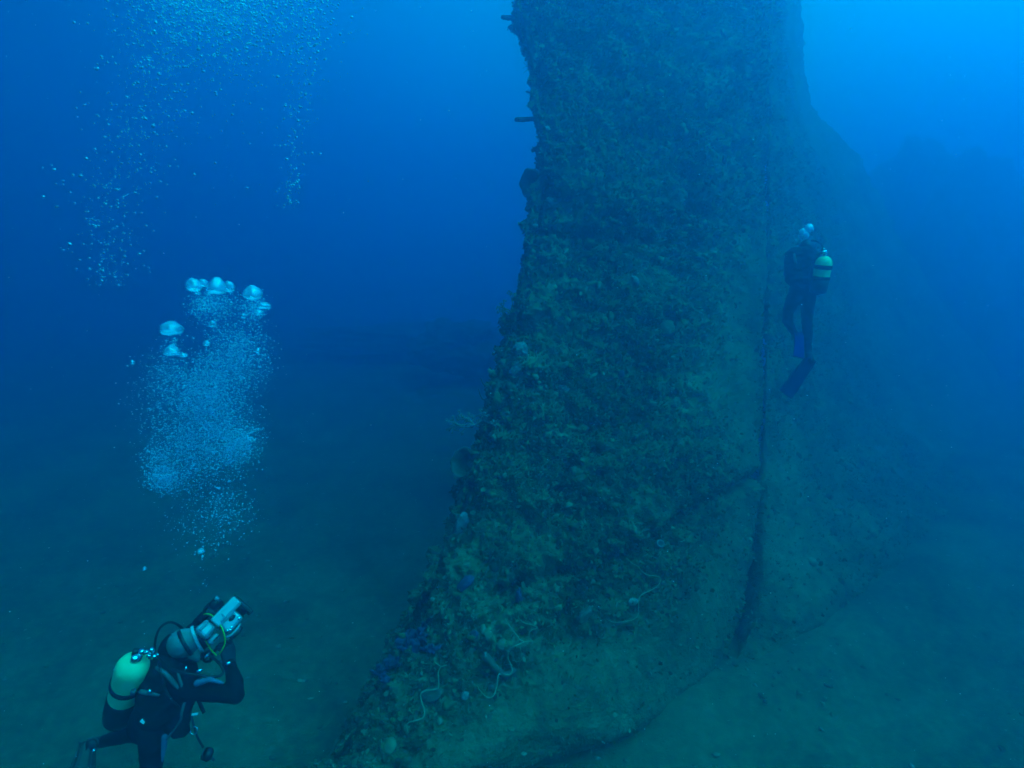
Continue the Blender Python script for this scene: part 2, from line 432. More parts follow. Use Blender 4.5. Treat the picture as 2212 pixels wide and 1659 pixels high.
def displace(V, PX, Fc, amp):
    me = bpy.data.meshes.new('t'); me.from_pydata(V, [], Fc.tolist()); me.update()
    nor = np.empty(len(V) * 3); me.vertices.foreach_get('normal', nor); nor = nor.reshape(-1, 3); bpy.data.meshes.remove(me)
    O = np.empty((len(V), 3)); RG = np.empty(len(V))
    for i, v in enumerate(V):
        n_ = Vector(nor[i]); px, py, j = PX[i]
        if n_.dot(CAM - v) < 0 and j >= 0: n_ = -n_
        r_ = rough_at(px, py) * amp
        h = .17 * noise.noise(v * .9) * (.4 + .6 * r_)
        h += .13 * r_ * noise.fractal(v * 2.6, .8, 2.1, 3)
        c1, c0 = cell(v, 3.4, 0); h += .11 * r_ * (min(.5, c1) - .2)
        c1, c0 = cell(v, 9.0, 5); h += .055 * r_ * (.5 - c0) * 1.6
        h += (.022 * r_ + .007) * noise.noise(v * 24)
        for ln, wd, dp in CRACKS:
            if amp > .9:
                d, s = seg_dist(px, py, ln)
                d += 9 * noise.noise(v * 5)
                if d < wd * 2.5: h -= dp * math.exp(-(d / wd) ** 2)
        if amp > .9 and -14 < j < 16: h += .16 * max(0, noise.noise(v * 3.3)) + .06 * noise.noise(v * 9)
        O[i] = v + n_ * h; RG[i] = r_
    return O, RG
V1, PX1, F1 = build_left()
O1, RG1 = displace(V1, PX1, F1, 1.0)
bow = fast_obj('bow_plating', O1, F1, M_hull, wreck)
def build_right():
    NV, NU = 420, 200
    A = curve3([a for a, b in SR], NV); B = curve3([b for a, b in SR], NV)
    V, PX = [], []
    for i in range(NV):
        a, b = A[i], B[i]
        for j in range(NU + 30):
            if j < NU:
                t = j / (NU - 1); q = a.lerp(b, t ** 1.15)
                q.z += .18
                if t < .12: q.z += (.70 - .35 * i / NV) * (1 - t / .12) ** 2
                q.z -= .7 * math.sin(math.pi * t) * max(0, min(1, (NV - i) / (NV * .22) - .15))
                if i > NV * .93: q.z += .5 * (i / NV - .93) / .07
                q.x += 4 * (1 - t)
            else:
                t = (j - NU + 1) / 30; q = Vector((b.x - 2 - 60 * t * t, b.y, b.z + .2 + 6 * t))
            V.append(P(q.x, q.y, q.z)); PX.append((q.x, q.y, 1 if j < NU else -1))
    W = NU + 30
    idx = np.arange(NV * W).reshape(NV, W)
    Fc = np.stack([idx[:-1, :-1], idx[:-1, 1:], idx[1:, 1:], idx[1:, :-1]], -1).reshape(-1, 4)
    return V, PX, Fc
CR2 = [([(1700, 1000), (1760, 960), (1900, 900)], 6, .1), ([(1640, 1130), (1700, 1070), (1780, 1010)], 6, .1)]
V2, PX2, F2 = build_right()
_r = rough_at
def rough_at(px, py): return .30 + .40 * max(0, min(1, (1300 - py) / 600))
O2, RG2 = displace(V2, PX2, F2, .85)
rough_at = _r
fast_obj('side_plating', O2, F2, M_hull, wreck)

bvh = BVHTree.FromPolygons([tuple(v) for v in O1] + [tuple(v) for v in O2], F1.tolist() + (F2 + len(O1)).tolist())
def on_hull(px, py, lift=0.0):
    d = (P(px, py, 1) - CAM).normalized()
    h = bvh.ray_cast(CAM, d)
    if h[0] is None: return None, None
    n_ = h[1] if h[1].dot(d) < 0 else -h[1]
    return h[0] + n_ * lift, n_

# ---- growth over the plating: short tufts and lumps, far past counting
def tufts(name, O, Fc, RG, count, zfar, mat, parent, size=(.02, .06)):
    cen = O[Fc].mean(1); v = cen - np.array(CAM)
    e1 = O[Fc[:, 1]] - O[Fc[:, 0]]; e2 = O[Fc[:, 3]] - O[Fc[:, 0]]
    nn = np.cross(e1, e2); ar = np.linalg.norm(nn, axis=1) + 1e-9; nn /= ar[:, None]
    flip = (nn * v).sum(1) > 0; nn[flip] *= -1
    pat = np.array([noise.noise(Vector(q) * 1.1) + .6 * noise.noise(Vector(q) * 3.1) for q in cen])
    wgt = ar * (RG[Fc[:, 0]] ** 1.3 + .05) * np.clip(.8 + 1.0 * pat, .22, 2) * (np.linalg.norm(v, axis=1) < zfar)
    pick = rng.choice(len(Fc), count, p=wgt / wgt.sum())
    VV, FF = [], []
    out_v = np.empty((count * 3, 3)); 
    c = cen[pick]; n_ = nn[pick]
    rnd = rng.normal(size=(count, 3)); d = n_ * .75 + rnd * .55; d /= np.linalg.norm(d, axis=1)[:, None]
    s = np.cross(d, rng.normal(size=(count, 3))); s /= np.linalg.norm(s, axis=1)[:, None]
    ln = rng.uniform(size[0], size[1], count)[:, None] * (1 + .8 * (rng.random(count)[:, None] ** 6)); wd = ln * rng.uniform(.18, .42, count)[:, None]
    jit = rng.normal(size=(count, 3)) * .006
    base = c + jit - n_ * .004
    tip = base + d * ln; mid = base + d * ln * .55 + n_ * ln * .08
    Q = np.stack([base - s * wd * .35, base + s * wd * .35, mid + s * wd, tip + s * wd * .3, tip - s * wd * .3, mid - s * wd], 1).reshape(-1, 3)
    i0 = np.arange(count) * 6
    T = np.concatenate([np.stack([i0, i0 + 1, i0 + 2, i0 + 5], 1), np.stack([i0 + 5, i0 + 2, i0 + 3, i0 + 4], 1)])
    o = fast_obj(name, Q, T, mat, parent, smooth=False); tag(o, kind='stuff'); return o
tufts('turf_growth', O1, F1, RG1, 230000, 14, M_growth, wreck, (.013, .042))
tufts('turf_growth', O2, F2, RG2, 60000, 16, M_growth, wreck, (.016, .042))

def ico(sub):
    bm = bmesh.new(); bmesh.ops.create_icosphere(bm, subdivisions=sub, radius=1)
    V = np.array([v.co[:] for v in bm.verts]); Fc = np.array([[v.index for v in f.verts] for f in bm.faces]); bm.free(); return V, Fc
ICO1, ICO2, ICO3 = ico(1), ico(2), ico(3)
def balls(name, C, Rr, mat, parent=None, base=ICO1, squash=None, lumpy=0.0):
    V, Fc = base; n = len(C)
    C = np.asarray(C); Rr = np.asarray(Rr).reshape(n, 1, 1)
    Q = V[None] * Rr
    if lumpy: Q = Q * (1 + lumpy * rng.normal(size=(n, len(V), 1)))
    if squash is not None: Q = Q * squash.reshape(n, 1, 3)
    Q = (Q + C[:, None, :]).reshape(-1, 3)
    T = (Fc[None] + (np.arange(n) * len(V))[:, None, None]).reshape(-1, 3)
    return fast_obj(name, Q, T, mat, parent)
def lumps(O, Fc, RG, count, zfar, parent, r0, r1):
    cen = O[Fc].mean(1); v = cen - np.array(CAM)
    ar = np.linalg.norm(np.cross(O[Fc[:, 1]] - O[Fc[:, 0]], O[Fc[:, 3]] - O[Fc[:, 0]]), axis=1)
    wgt = ar * RG[Fc[:, 0]] ** 1.5 * (np.linalg.norm(v, axis=1) < zfar)
    pick = rng.choice(len(Fc), count, p=wgt / wgt.sum())
    rr = r0 + (r1 - r0) * rng.random(count) ** 3
    o = balls('encrusting_lumps', cen[pick], rr, M_lump, parent, ICO2, squash=rng.uniform(.55, 1.2, (count, 3)), lumpy=.22)
    tag(o, kind='stuff')
lumps(O1, F1, RG1, 3600, 14, wreck, .008, .055)
lumps(O2, F2, RG2, 700, 15, wreck, .015, .07)

# ------------------------------------------------------------------ farther shapes in the blue
def mound(name, label, cat, px, py, Z, rx, ry, rz, seed, mat=M_rock, group=None):
    c = P(px, py, Z)
    V, Fc = ico(5); Q = []
    for v in V:
        v = Vector(v)
        d = 1 + .42 * noise.fractal(v * 1.6 + Vector((seed, 0, 0)), .9, 2.0, 4) + .07 * noise.noise(v * 9 + Vector((seed, 3, 0)))
        Q.append(Vector((c.x + v.x * rx * d, c.y + v.y * ry * d, max(-.4, c.z + v.z * rz * d))))
    o = mesh_obj(name, Q, [tuple(f) for f in Fc.tolist()], mat); tag(o, label, cat, group); return o
mound('wreckage', 'long low wreckage mound far back on the seabed, left of the wreck', 'wreckage', 860, 730, 29, 5.2, 2.2, .7, 3)
mound('wreckage', 'jagged lump added for the dark shadow just left of the wreck edge, blurred by haze', 'wreckage', 985, 750, 22.0, 1.8, 1.6, .95, 12)  # lump added to give the dark shadow beside the wreck a body
mound('wreckage', 'broad faint bulk of upper wreckage looming in pale blue water at upper right', 'wreckage', 2020, 640, 24, 4.2, 2.5, 5.4, 21)
# ------------------------------------------------------------------ animals growing on the wreck
def c5(x, y): return ((1800 + x / 1.4747) * .576, y / 1.4747 * .576)
def c6(x, y): return ((1700 + x / 1.4747) * .576, (900 + y / 1.4747) * .576)
def c7(x, y): return ((1250 + x / 1.4747) * .576, (1900 + y / 1.4747) * .576)
def hull_line(pts, lift, fn=c7):
    o_ = []
    for i, (x, y) in enumerate(pts):
        p, n_ = on_hull(*fn(x, y))
        if p is None: p = P(*fn(x, y), ground_Z(fn(x, y)[1], .1)); n_ = Vector((0, -.7, .7))
        o_.append(p + n_ * (lift * (0.35 if i in (0, len(pts) - 1) else 1)))
    # keep the strand from jumping in and out of every hollow
    for _ in range(3):
        o_ = [o_[0]] + [(o_[i - 1] + o_[i] * 2 + o_[i + 1]) / 4 for i in range(1, len(o_) - 1)] + [o_[-1]]
    return o_
def raise_line(px_pts, lift):
    """strand of points sharing a smooth depth just proud of the hull"""
    raw = []
    for (x, y) in px_pts:
        q = c7(x, y); p, n_ = on_hull(*q)
        Z = (p - CAM).dot(fw) if p is not None else ground_Z(q[1], .1)
        raw.append((q, Z))
    zs = [z for _, z in raw]
    sm = []
    for i in range(len(zs)):
        k = zs[max(0, i - 2):i + 3]; sm.append(min(sum(k) / len(k), zs[i]) - lift)
    return [P(q[0], q[1], z) for (q, _), z in zip(raw, sm)]
WIRES = [
    ([(628, 876), (606, 882), (590, 893), (579, 925), (582, 960), (581, 1000), (560, 1011), (515, 1017), (490, 1028), (483, 1050), (490, 1085), (500, 1115), (503, 1150), (490, 1172), (450, 1184), (418, 1194), (406, 1212), (414, 1252)], .0080,
     'pale zigzag whip coral strand with forked tip, lowest and leftmost on the wreck foot', [[(556, 858), (575, 872), (594, 884)]]),
    ([(950, 622), (970, 652), (992, 684), (1012, 708), (1030, 735), (1052, 750), (1010, 768), (982, 785), (966, 812), (968, 845), (984, 878), (988, 910), (972, 930), (935, 928), (912, 932), (906, 985), (892, 1035), (868, 1058), (838, 1046), (812, 1018), (794, 988)], .0085,
     'longest pale whip coral strand winding down the middle of the wreck foot', [[(1052, 750), (1080, 745), (1105, 744)]]),
    ([(1022, 605), (1034, 628), (1060, 645), (1100, 655), (1128, 672), (1098, 682), (1082, 706), (1090, 732), (1105, 745)], .0055,
     'thin short whip coral strand hooking round above the longest strand', [[(1034, 780), (1040, 815), (1040, 850), (1015, 856), (990, 848)]]),
    ([(1618, 280), (1650, 312), (1684, 330), (1708, 360), (1740, 378), (1780, 384), (1804, 392), (1808, 415), (1790, 442), (1750, 466), (1712, 482), (1692, 505), (1688, 545), (1688, 590), (1668, 620), (1620, 634), (1565, 640), (1530, 634), (1510, 618)], .0060,
     'thin whip coral strand making a wide S curve near the smooth silty plating', []),
]
for pts, rad, lab, forks in WIRES:
    rad *= .72
    q = raise_line(pts, .075)
    o = tube('whip_coral', q, [rad * .6, rad, rad, rad * 1.05, rad, rad * .6], M_wire, None, 6, 5, wob=.5)
    tag(o, lab, 'whip coral', 'whip corals on the wreck')
    for f in forks:
        tube('branch', raise_line(f, .075), [rad * .8, rad * .5], M_wire, o, 6, 4)
# tube sponges sticking out past the left edge of the wreck
def zleft(py):                      # depth of the left edge at a height
    best = min(PX1, key=lambda t: abs(t[1] - py) + (0 if t[2] == 2 else 1e6))
    i = PX1.index(best); return (V1[i] - CAM).dot(fw)
def tsponge(a, b, r_, lab, rim=True):
    Z = zleft(a[1]) + .1
    A, B = P(a[0] + 14, a[1] + 1, Z + .1), P(b[0], b[1], Z - .15)
    pts = [A.lerp(B, t) + Vector((0, 0, .004 * math.sin(t * 5))) for t in np.linspace(0, 1, 8)]
    o = tube('tube_sponge', pts, [r_ * .8, r_ * .9, r_, r_ * 1.1, r_ * 1.15, r_ * 1.05], M_tubes, None, 12, 3, wob=.35)
    tag(o, lab, 'sponge', 'tube sponges on the left edge of the wreck')
    d = (pts[-1] - pts[-2]).normalized()
    lathe('rim', [(0, r_ * .7), (.01, r_ * .98), (.02, r_ * .85), (.012, r_ * .5), (-.02, r_ * .4)], pts[-1], d, M_cup, o, 12)
tsponge(c5(240, 106), c5(128, 94), .024, 'higher straight tube sponge sticking out left from the wreck edge near the picture top')
tsponge(c5(322, 655), c5(204, 660), .024, 'lower straight tube sponge sticking out left from the wreck edge')
def twig(pts, r_, lab, name='hydroid_twig', fn=c5, side=()):
    Z = zleft(fn(*pts[0])[1]) + .05
    o = tube(name, [P(*fn(x, y), Z - .05 * i) for i, (x, y) in enumerate(pts)], [r_, r_ * .8, r_ * .4], M_tubes, None, 6, 4)
    tag(o, lab, 'sea twig', 'thin twigs on the left edge of the wreck')
    for s_ in side:
        tube('branch', [P(*fn(x, y), Z - .08) for (x, y) in s_], [r_ * .6, r_ * .3], M_tubes, o, 5, 3)
twig([(262, 175), (245, 150), (225, 130), (205, 128)], .008, 'thin curved twig just below the higher tube sponge')
twig([(315, 360), (285, 325), (262, 300), (244, 280)], .010, 'straight slanting twig midway between the two tube sponges')
twig([(300, 395), (270, 372), (240, 345)], .006, 'small feathery twig with side branches on the wreck edge under the slanting twig', side=[[(270, 372), (262, 350), (258, 340)], [(262, 366), (245, 372), (236, 380)], [(275, 380), (250, 395), (240, 408)]])
# cup sponges: open vases with a hollow
def cup(a, b, r0, r1, lab, dz=0.0, Z=None, flat=1.0):
    Z = zleft(a[1]) if Z is None else Z
    A, B = P(a[0], a[1], Z + .15), P(b[0], b[1], Z + dz)
    L_ = (B - A).length
    prof = [(0, r0), (L_ * .3, r0 * 1.3), (L_ * .6, r1 * .78), (L_ * .85, r1 * .95), (L_, r1), (L_ * 1.03, r1 * .93), (L_ * .98, r1 * .82), (L_ * .7, r1 * .6), (L_ * .4, r1 * .3)]
    a_, s_, t_2 = frame_of(B - A, rt); V, Fc = [], []; n = 40
    for (h, r_) in prof:
        for k in range(n):
            q = 2 * math.pi * k / n; p = A + a_ * h + s_ * (r_ * math.cos(q)) + t_2 * (r_ * flat * math.sin(q))
            p += (p - (A + a_ * h)).normalized() * (.14 * r1 * noise.noise(p * 14) + .05 * r1 * noise.noise(p * 40)); V.append(p)
    for i in range(len(prof) - 1):
        for k in range(n): Fc.append((i * n + k, i * n + (k + 1) % n, (i + 1) * n + (k + 1) % n, (i + 1) * n + k))
    Fc.append(tuple(range(n - 1, -1, -1))); m = (len(prof) - 1) * n; Fc.append(tuple(range(m, m + n)))
    o = mesh_obj('cup_sponge', V, Fc, M_cup); tag(o, lab, 'sponge', 'cup sponges on the left edge of the wreck'); return o
cup(c5(350, 1010), c5(283, 1018), .07, .175, 'dark flat-rimmed cup sponge on the upper left edge of the wreck, seen from the side')
cup(c6(150, 1270), c6(48, 1230), .12, .155, 'big bumpy barrel-shaped cup sponge on the lower left edge of the wreck', dz=-.1)
# branching soft corals that stand off the left edge
def bush(px, py, Z, r_, n, lab, mat, seed, name='soft_coral', root=None):
    rnd = random.Random(seed); V, Fc = [], []
    c = P(px, py, Z)
    def grow(p, d, ln, rad, depth):
        q = p + d * ln; v, f = tube_geo([p, p.lerp(q, .5) + Vector((rnd.uniform(-1, 1), rnd.uniform(-1, 1), rnd.uniform(-1, 1))) * ln * .1, q], [rad, rad * .85, rad * .7], 5)
        o_ = len(V); V.extend(v); Fc.extend([tuple(i + o_ for i in t) for t in f])
        if depth == 0:
            for _ in range(4):
                ce = q + Vector((rnd.gauss(0, 1), rnd.gauss(0, 1), rnd.gauss(0, 1))) * rad * 1.6; o2 = len(V)
                V.extend([ce + Vector(x) * rad * rnd.uniform(1.1, 2.2) for x in ICO1[0].tolist()]); Fc.extend([tuple(i + o2 for i in t) for t in ICO1[1].tolist()])
            return
        for _ in range(rnd.choice((2, 3))):
            e = (d + Vector((rnd.gauss(0, 1), rnd.gauss(0, .6), rnd.gauss(0, 1))) * .7).normalized()
            grow(q, e, ln * rnd.uniform(.6, .9), rad * .72, depth - 1)
    base = root if root is not None else c + rt * r_ * .8 - up * r_ * .2
    for _ in range(n):
        d = (c - base + Vector((rnd.gauss(0, 1), rnd.gauss(0, 1), rnd.gauss(0, 1))) * r_ * .7).normalized()
        grow(base, d, r_ * .55, r_ * .06, 3)
    o = mesh_obj(name, V, Fc, mat); tag(o, lab, 'soft coral', 'soft corals along the left edge of the wreck'); return o
bush(*c6(45, 1005), 5.75, .17, 4, 'pale frilly soft coral clump reaching out left, above the barrel-shaped sponge', M_white, 3)
bush(*c6(165, 995), 5.75, .10, 3, 'smaller pale soft coral clump between the frilly one and the wreck edge', M_pale, 4)
bush(*c6(280, 385), 6.1, .15, 3, 'thin greenish soft coral branching off the wreck edge, halfway up', M_yellowg, 5)
def arc(pts, lab):
    Z = 5.9
    o = tube('sea_whip', [P(*c6(x, y), Z) for x, y in pts], [.007, .006, .004], M_tubes, None, 6, 5)
    tag(o, lab, 'sea whip', 'sea whips left of the wreck edge'); return o
arc([(265, 840), (230, 825), (190, 815), (165, 795), (152, 765)], 'upper of two dark sea whips curling up off the left edge of the wreck')
arc([(270, 885), (215, 890), (170, 885), (150, 860), (140, 825)], 'lower of two dark sea whips curling up off the left edge of the wreck')
# lumps of sponge one can pick out on the plating
def blob(px, py, sx, sy, mat, name, lab, cat='sponge', seed=0, tilt=0.0, group=None, lob=.25, th=.6):
    p, n_ = on_hull(px, py)
    if p is None: p = P(px, py, ground_Z(py, .1)); n_ = Vector((0, -.7, .7))
    Z = (p - CAM).dot(fw); k = Z / F
    x_ = rt - n_ * rt.dot(n_); x_.normalize(); y_ = n_.cross(x_)
    if y_.dot(up) < 0: y_ = -y_
    ct, st = math.cos(tilt), math.sin(tilt)
    x2 = x_ * ct + y_ * st; y2 = y_ * ct - x_ * st
    V = []
    for v in ICO3[0].tolist() if lob < .3 else ico(4)[0].tolist():
        v = Vector(v); d = 1 + lob * noise.fractal(v * 2 + Vector((seed * 3.1, 0, 0)), .8, 2, 3)
        V.append(p + n_ * (.01 + v.z * d * min(sx, sy) * k * th) + x2 * (v.x * d * sx * k) + y2 * (v.y * d * sy * k))
    Fc = (ICO3 if lob < .3 else ico(4))[1]
    o = mesh_obj(name, V, [tuple(f) for f in Fc.tolist()], mat)
    tag(o, lab, cat, group); return o
G1 = 'pale sponges on the plating'
blob(*c7(708, 118), 17, 40, M_pale, 'plate_sponge', 'tall pale grey-blue plate sponge standing against the left edge of the wreck', seed=1, lob=.12, th=.3, tilt=-.12)
blob(*c7(735, 428), 24, 16, M_violet, 'round_sponge', 'rounded lavender sponge below the pale plate sponge', seed=2)
blob(*c7(780, 705), 10, 10, M_violet, 'round_sponge', 'small round blue sponge between the violet clusters and the longest whip coral', seed=3)
blob(*c7(1030, 508), 9, 22, M_violet, 'finger_sponge', 'upright bluish finger sponge just above the short hooked whip coral', seed=4, lob=.3)
blob(*c7(550, 515), 7, 5, M_white, 'white_sponge', 'tiny bright white sponge on the lower left edge of the wreck', seed=5, group=G1)
blob(*c7(728, 1042), 8, 10, M_white, 'white_sponge', 'small oval white sponge between the zigzag and the longest whip coral', seed=6, group=G1)
blob(*c7(1655, 525), 11, 9, M_white, 'white_sponge', 'bright sponge cap where the S-shaped whip coral passes', seed=7, group=G1)
blob(*c7(875, 1000), 9, 6, M_pale, 'white_sponge', 'little pale sponge beside the tail of the longest whip coral', seed=8, group=G1)
blob(*c7(548, 1040), 26, 18, M_cup, 'round_sponge', 'round dull sponge right of the zigzag whip coral', seed=9)
blob(*c7(315, 1325), 15, 17, M_growth, 'round_sponge', 'round dull sponge near the bottom left of the wreck foot', seed=10)
blob(*c6(370, 605), 16, 15, M_pale, 'white_sponge', 'pale patch of sponge highest of the three on the left shoulder of the wreck', seed=11, lob=.4, group=G1)
blob(*c6(355, 725), 19, 13, M_pale, 'white_sponge', 'pale slanting patch of sponge lowest of the three on the left shoulder of the wreck', seed=12, lob=.45, tilt=.5, group=G1)
blob(*c6(428, 680), 17, 9, M_yellowg, 'yellow_sponge', 'yellow-green patch of sponge between the two pale ones on the left shoulder', seed=13, lob=.4, tilt=.6)
blob(*c6(612, 820), 12, 8, M_pale, 'white_sponge', 'pale sponge just right of the round grey one, mid height on the wreck', seed=14, lob=.4, group=G1)
blob(*c6(556, 860), 12, 9, M_lump, 'round_sponge', 'round grey sponge mid height on the wreck, left of a pale one', seed=15)
blob(*c6(930, 742), 8, 9, M_violet, 'round_sponge', 'small bluish sponge in the middle of the wreck face', seed=16)
blob(*c6(1185, 490), 17, 22, M_cup, 'round_sponge', 'pale brown upright sponge high on the face beside the smooth plating', seed=17)
blob(*c6(1003, 225), 13, 9, M_pale, 'white_sponge', 'pale sponge highest on the wreck face', seed=18, group=G1)
blob(*c5(390, 1112), 12, 8, M_pale, 'white_sponge', 'lavender-white sponge under the dark flat-rimmed cup sponge', seed=19, group=G1)
blob(*c5(298, 1250), 9, 6, M_white, 'white_sponge', 'white sponge on the very edge of the wreck where it bends', seed=20, group=G1)
blob(*c5(372, 712), 7, 5, M_white, 'white_sponge', 'tiny white sponge just below and right of the lower tube sponge', seed=21, group=G1)
blob(*c7(1390, 600), 22, 10, M_cup, 'finger_sponge', 'slanting dull finger sponge left of the S-shaped whip coral', seed=22, tilt=.8, lob=.3)
for k, (x, y) in enumerate([(350, 1165), (330, 1185), (380, 1180), (365, 1150), (1545, 195), (1650, 365)]):
    blob(*c7(x, y), 7, 6, M_yellowg, 'yellow_coral', 'small yellow-green coral knob among the growth on the wreck foot', 'coral', seed=30 + k, lob=.4, group='yellow-green coral knobs')
# tube sponge seen end on, and one lying across
p, n_ = on_hull(*c7(1797, 220))
o = lathe('tube_sponge', [(-.06, .035), (0, .040), (.07, .042), (.078, .036), (.07, .026), (0, .02)], p, (CAM - p).normalized() * .8 + n_ * .5 + rt * .2, M_pale, None, 16)
tag(o, 'pale ring-mouthed tube sponge seen end on, above the S-shaped whip coral', 'sponge')
q0, n0 = on_hull(*c7(1000, 868)); q1, n1 = on_hull(*c7(868, 866))
o = tube('tube_sponge', [q0 + n0 * .05, q0.lerp(q1, .5) + n0 * .10, q1 + n1 * .09], [.022, .027, .030], M_cup, None, 14, 5, wob=.4)
tag(o, 'dull tube sponge lying across behind the longest whip coral, open end to the left', 'sponge')
lathe('rim', [(-.02, .028), (0, .032), (.01, .029), (.0, .018), (-.03, .012)], q1 + n1 * .09, (q1 - q0).normalized(), M_pale, o, 14)
# violet branching clusters
def on_either(px, py):
    p, n_ = on_hull(px, py)
    return (p, n_) if p is not None else (P(px, py, ground_Z(py, .15)), Vector((0, -.7, .7)))
def cluster(pts, lab, seed):
    rnd = random.Random(seed); pc = []; base = []
    for (x, y, s) in pts:
        p0, n0_ = on_either(*c7(x, y)); base.append(p0 + n0_ * .01)
        for _ in range(int(6 + s * .4)):
            a = rnd.uniform(0, 6.28); d = s * math.sqrt(rnd.random())
            p, n_ = on_hull(*c7(x + d * math.cos(a), y + d * math.sin(a)))
            if p is None or (p - p0).length > .25: continue
            h = rnd.uniform(.02, .085); r_ = rnd.uniform(.010, .017)
            q = p + n_ * h + Vector((rnd.uniform(-.02, .02), 0, .02 + rnd.uniform(-.02, .02)))
            pc.append(capsule_geo(p - n_ * .02, q, r_, r_ * 1.15, 8)); pc.append(capsule_geo(p0, p, .012, .012, 6))
    for b0, b1 in zip(base[:-1], base[1:]): pc.append(capsule_geo(b0, b1, .02, .02, 8))
    o = fuse('violet_sponge', pc, M_violet, None, voxel=.0075, smooth_it=1, wrinkle=.004)
    tag(o, lab, 'sponge', 'violet finger sponges on the wreck foot'); return o
cluster([(500, 672, 16), (485, 700, 22), (440, 725, 26), (400, 745, 28), (370, 760, 24), (440, 775, 22), (520, 740, 22), (545, 790, 14), (455, 790, 18), (395, 790, 20)], 'upper violet finger sponge cluster on the left slope of the wreck foot', 1)
cluster([(320, 850, 30), (350, 870, 24), (300, 880, 22)], 'middle violet finger sponge cluster, smallest of the three on the slope', 2)
cluster([(270, 925, 24), (255, 955, 22), (295, 970, 20), (280, 905, 18)], 'lowest violet finger sponge cluster, nearest the sand', 3)
# ------------------------------------------------------------------ divers
def hand(name, wrist, d, n_, mat, parent, side=1, curl=55, k=1.0):
    """palm, four bent fingers and a thumb, as one skin; d points from wrist to fingers, n_ out of the palm"""
    d = d.normalized(); n_ = (n_ - d * n_.dot(d)).normalized(); s = d.cross(n_) * side
    pc = []
    for i in range(4):
        o_ = (i - 1.5) * .021 * k
        pc.append(capsule_geo(wrist + s * o_ * .7, wrist + d * .088 * k + s * o_, .017 * k, .014 * k, 10))
    for i, ln in enumerate((.072, .083, .078, .062)):
        p = wrist + d * .088 * k + s * ((i - 1.5) * .022 * k); a = R(12 + i * 3)
        for sg, fr in ((0, .45), (1, .31), (2, .24)):
            a += R(curl) * (1.0 if sg == 0 else .8)
            q = p + (d * math.cos(a) + n_ * math.sin(a)) * ln * fr * 1.25 * k
            pc.append(capsule_geo(p, q, (.0105 - .001 * sg) * k, (.0098 - .001 * sg) * k, 8)); p = q
    p = wrist + d * .022 * k - s * .032 * k
    for sg, (l2, a) in enumerate(((.042, 38), (.034, 30), (.026, 20))):
        q = p + (d * math.cos(R(a)) - s * math.sin(R(a)) * .7 + n_ * (.35 + .35 * sg)).normalized() * l2 * k
        pc.append(capsule_geo(p, q, (.0135 - .0015 * sg) * k, (.012 - .0015 * sg) * k, 8)); p = q
    return fuse(name, pc, mat, parent, voxel=.0042 * k, smooth_it=3)
def fin(name, pts, widths, thick, side, mat, parent, ribs=True):
    pts = catmull(pts, 5); W = np.interp(np.linspace(0, 1, len(pts)), np.linspace(0, 1, len(widths)), widths)
    TH = np.interp(np.linspace(0, 1, len(pts)), (0, 1), thick)
    V, Fc = [], []; m = 9
    for i, p in enumerate(pts):
        d = (pts[min(i + 1, len(pts) - 1)] - pts[max(0, i - 1)]).normalized(); s = (side - d * side.dot(d)).normalized(); n_ = d.cross(s)
        for sg in (1, -1):
            for j in range(m):
                t = -1 + 2 * j / (m - 1); t2 = t * sg
                h = TH[i] * (1 + (1.2 if ribs and j in (0, m - 1) else .55 if ribs and j in (3, 5) else 0))
                tipcut = .06 * W[i] * (abs(t2) ** 2) if i == len(pts) - 1 else 0
                V.append(p + s * (t2 * W[i]) + n_ * sg * h - d * tipcut)
    w2 = 2 * m
    for i in range(len(pts) - 1):
        for k in range(w2): Fc.append((i * w2 + k, i * w2 + (k + 1) % w2, (i + 1) * w2 + (k + 1) % w2, (i + 1) * w2 + k))
    Fc.append(tuple(range(w2 - 1, -1, -1))); e = (len(pts) - 1) * w2; Fc.append(tuple(range(e, e + w2)))
    return mesh_obj(name, V, Fc, mat, parent)
def band(name, c, axis, r_, wdt, mat, parent, thick=.004):
    h = wdt / 2
    return lathe(name, [(-h, r_), (-h, r_ + thick), (h, r_ + thick), (h, r_)], c, axis, mat, parent, 36)
def ring(name, c, axis, R_, r_, mat, parent, n=28):
    a_, s_, t_3 = frame_of(axis); V, Fc = [], []; m = 8
    for i in range(n):
        q = 2 * math.pi * i / n; o_ = s_ * math.cos(q) + t_3 * math.sin(q)
        for k in range(m):
            w_ = 2 * math.pi * k / m; V.append(Vector(c) + o_ * (R_ + r_ * math.cos(w_)) + a_ * (r_ * 1.3 * math.sin(w_)))
    for i in range(n):
        for k in range(m): Fc.append((i * m + k, i * m + (k + 1) % m, (i + 1) % n * m + (k + 1) % m, (i + 1) % n * m + k))
    return mesh_obj(name, V, Fc, mat, parent)
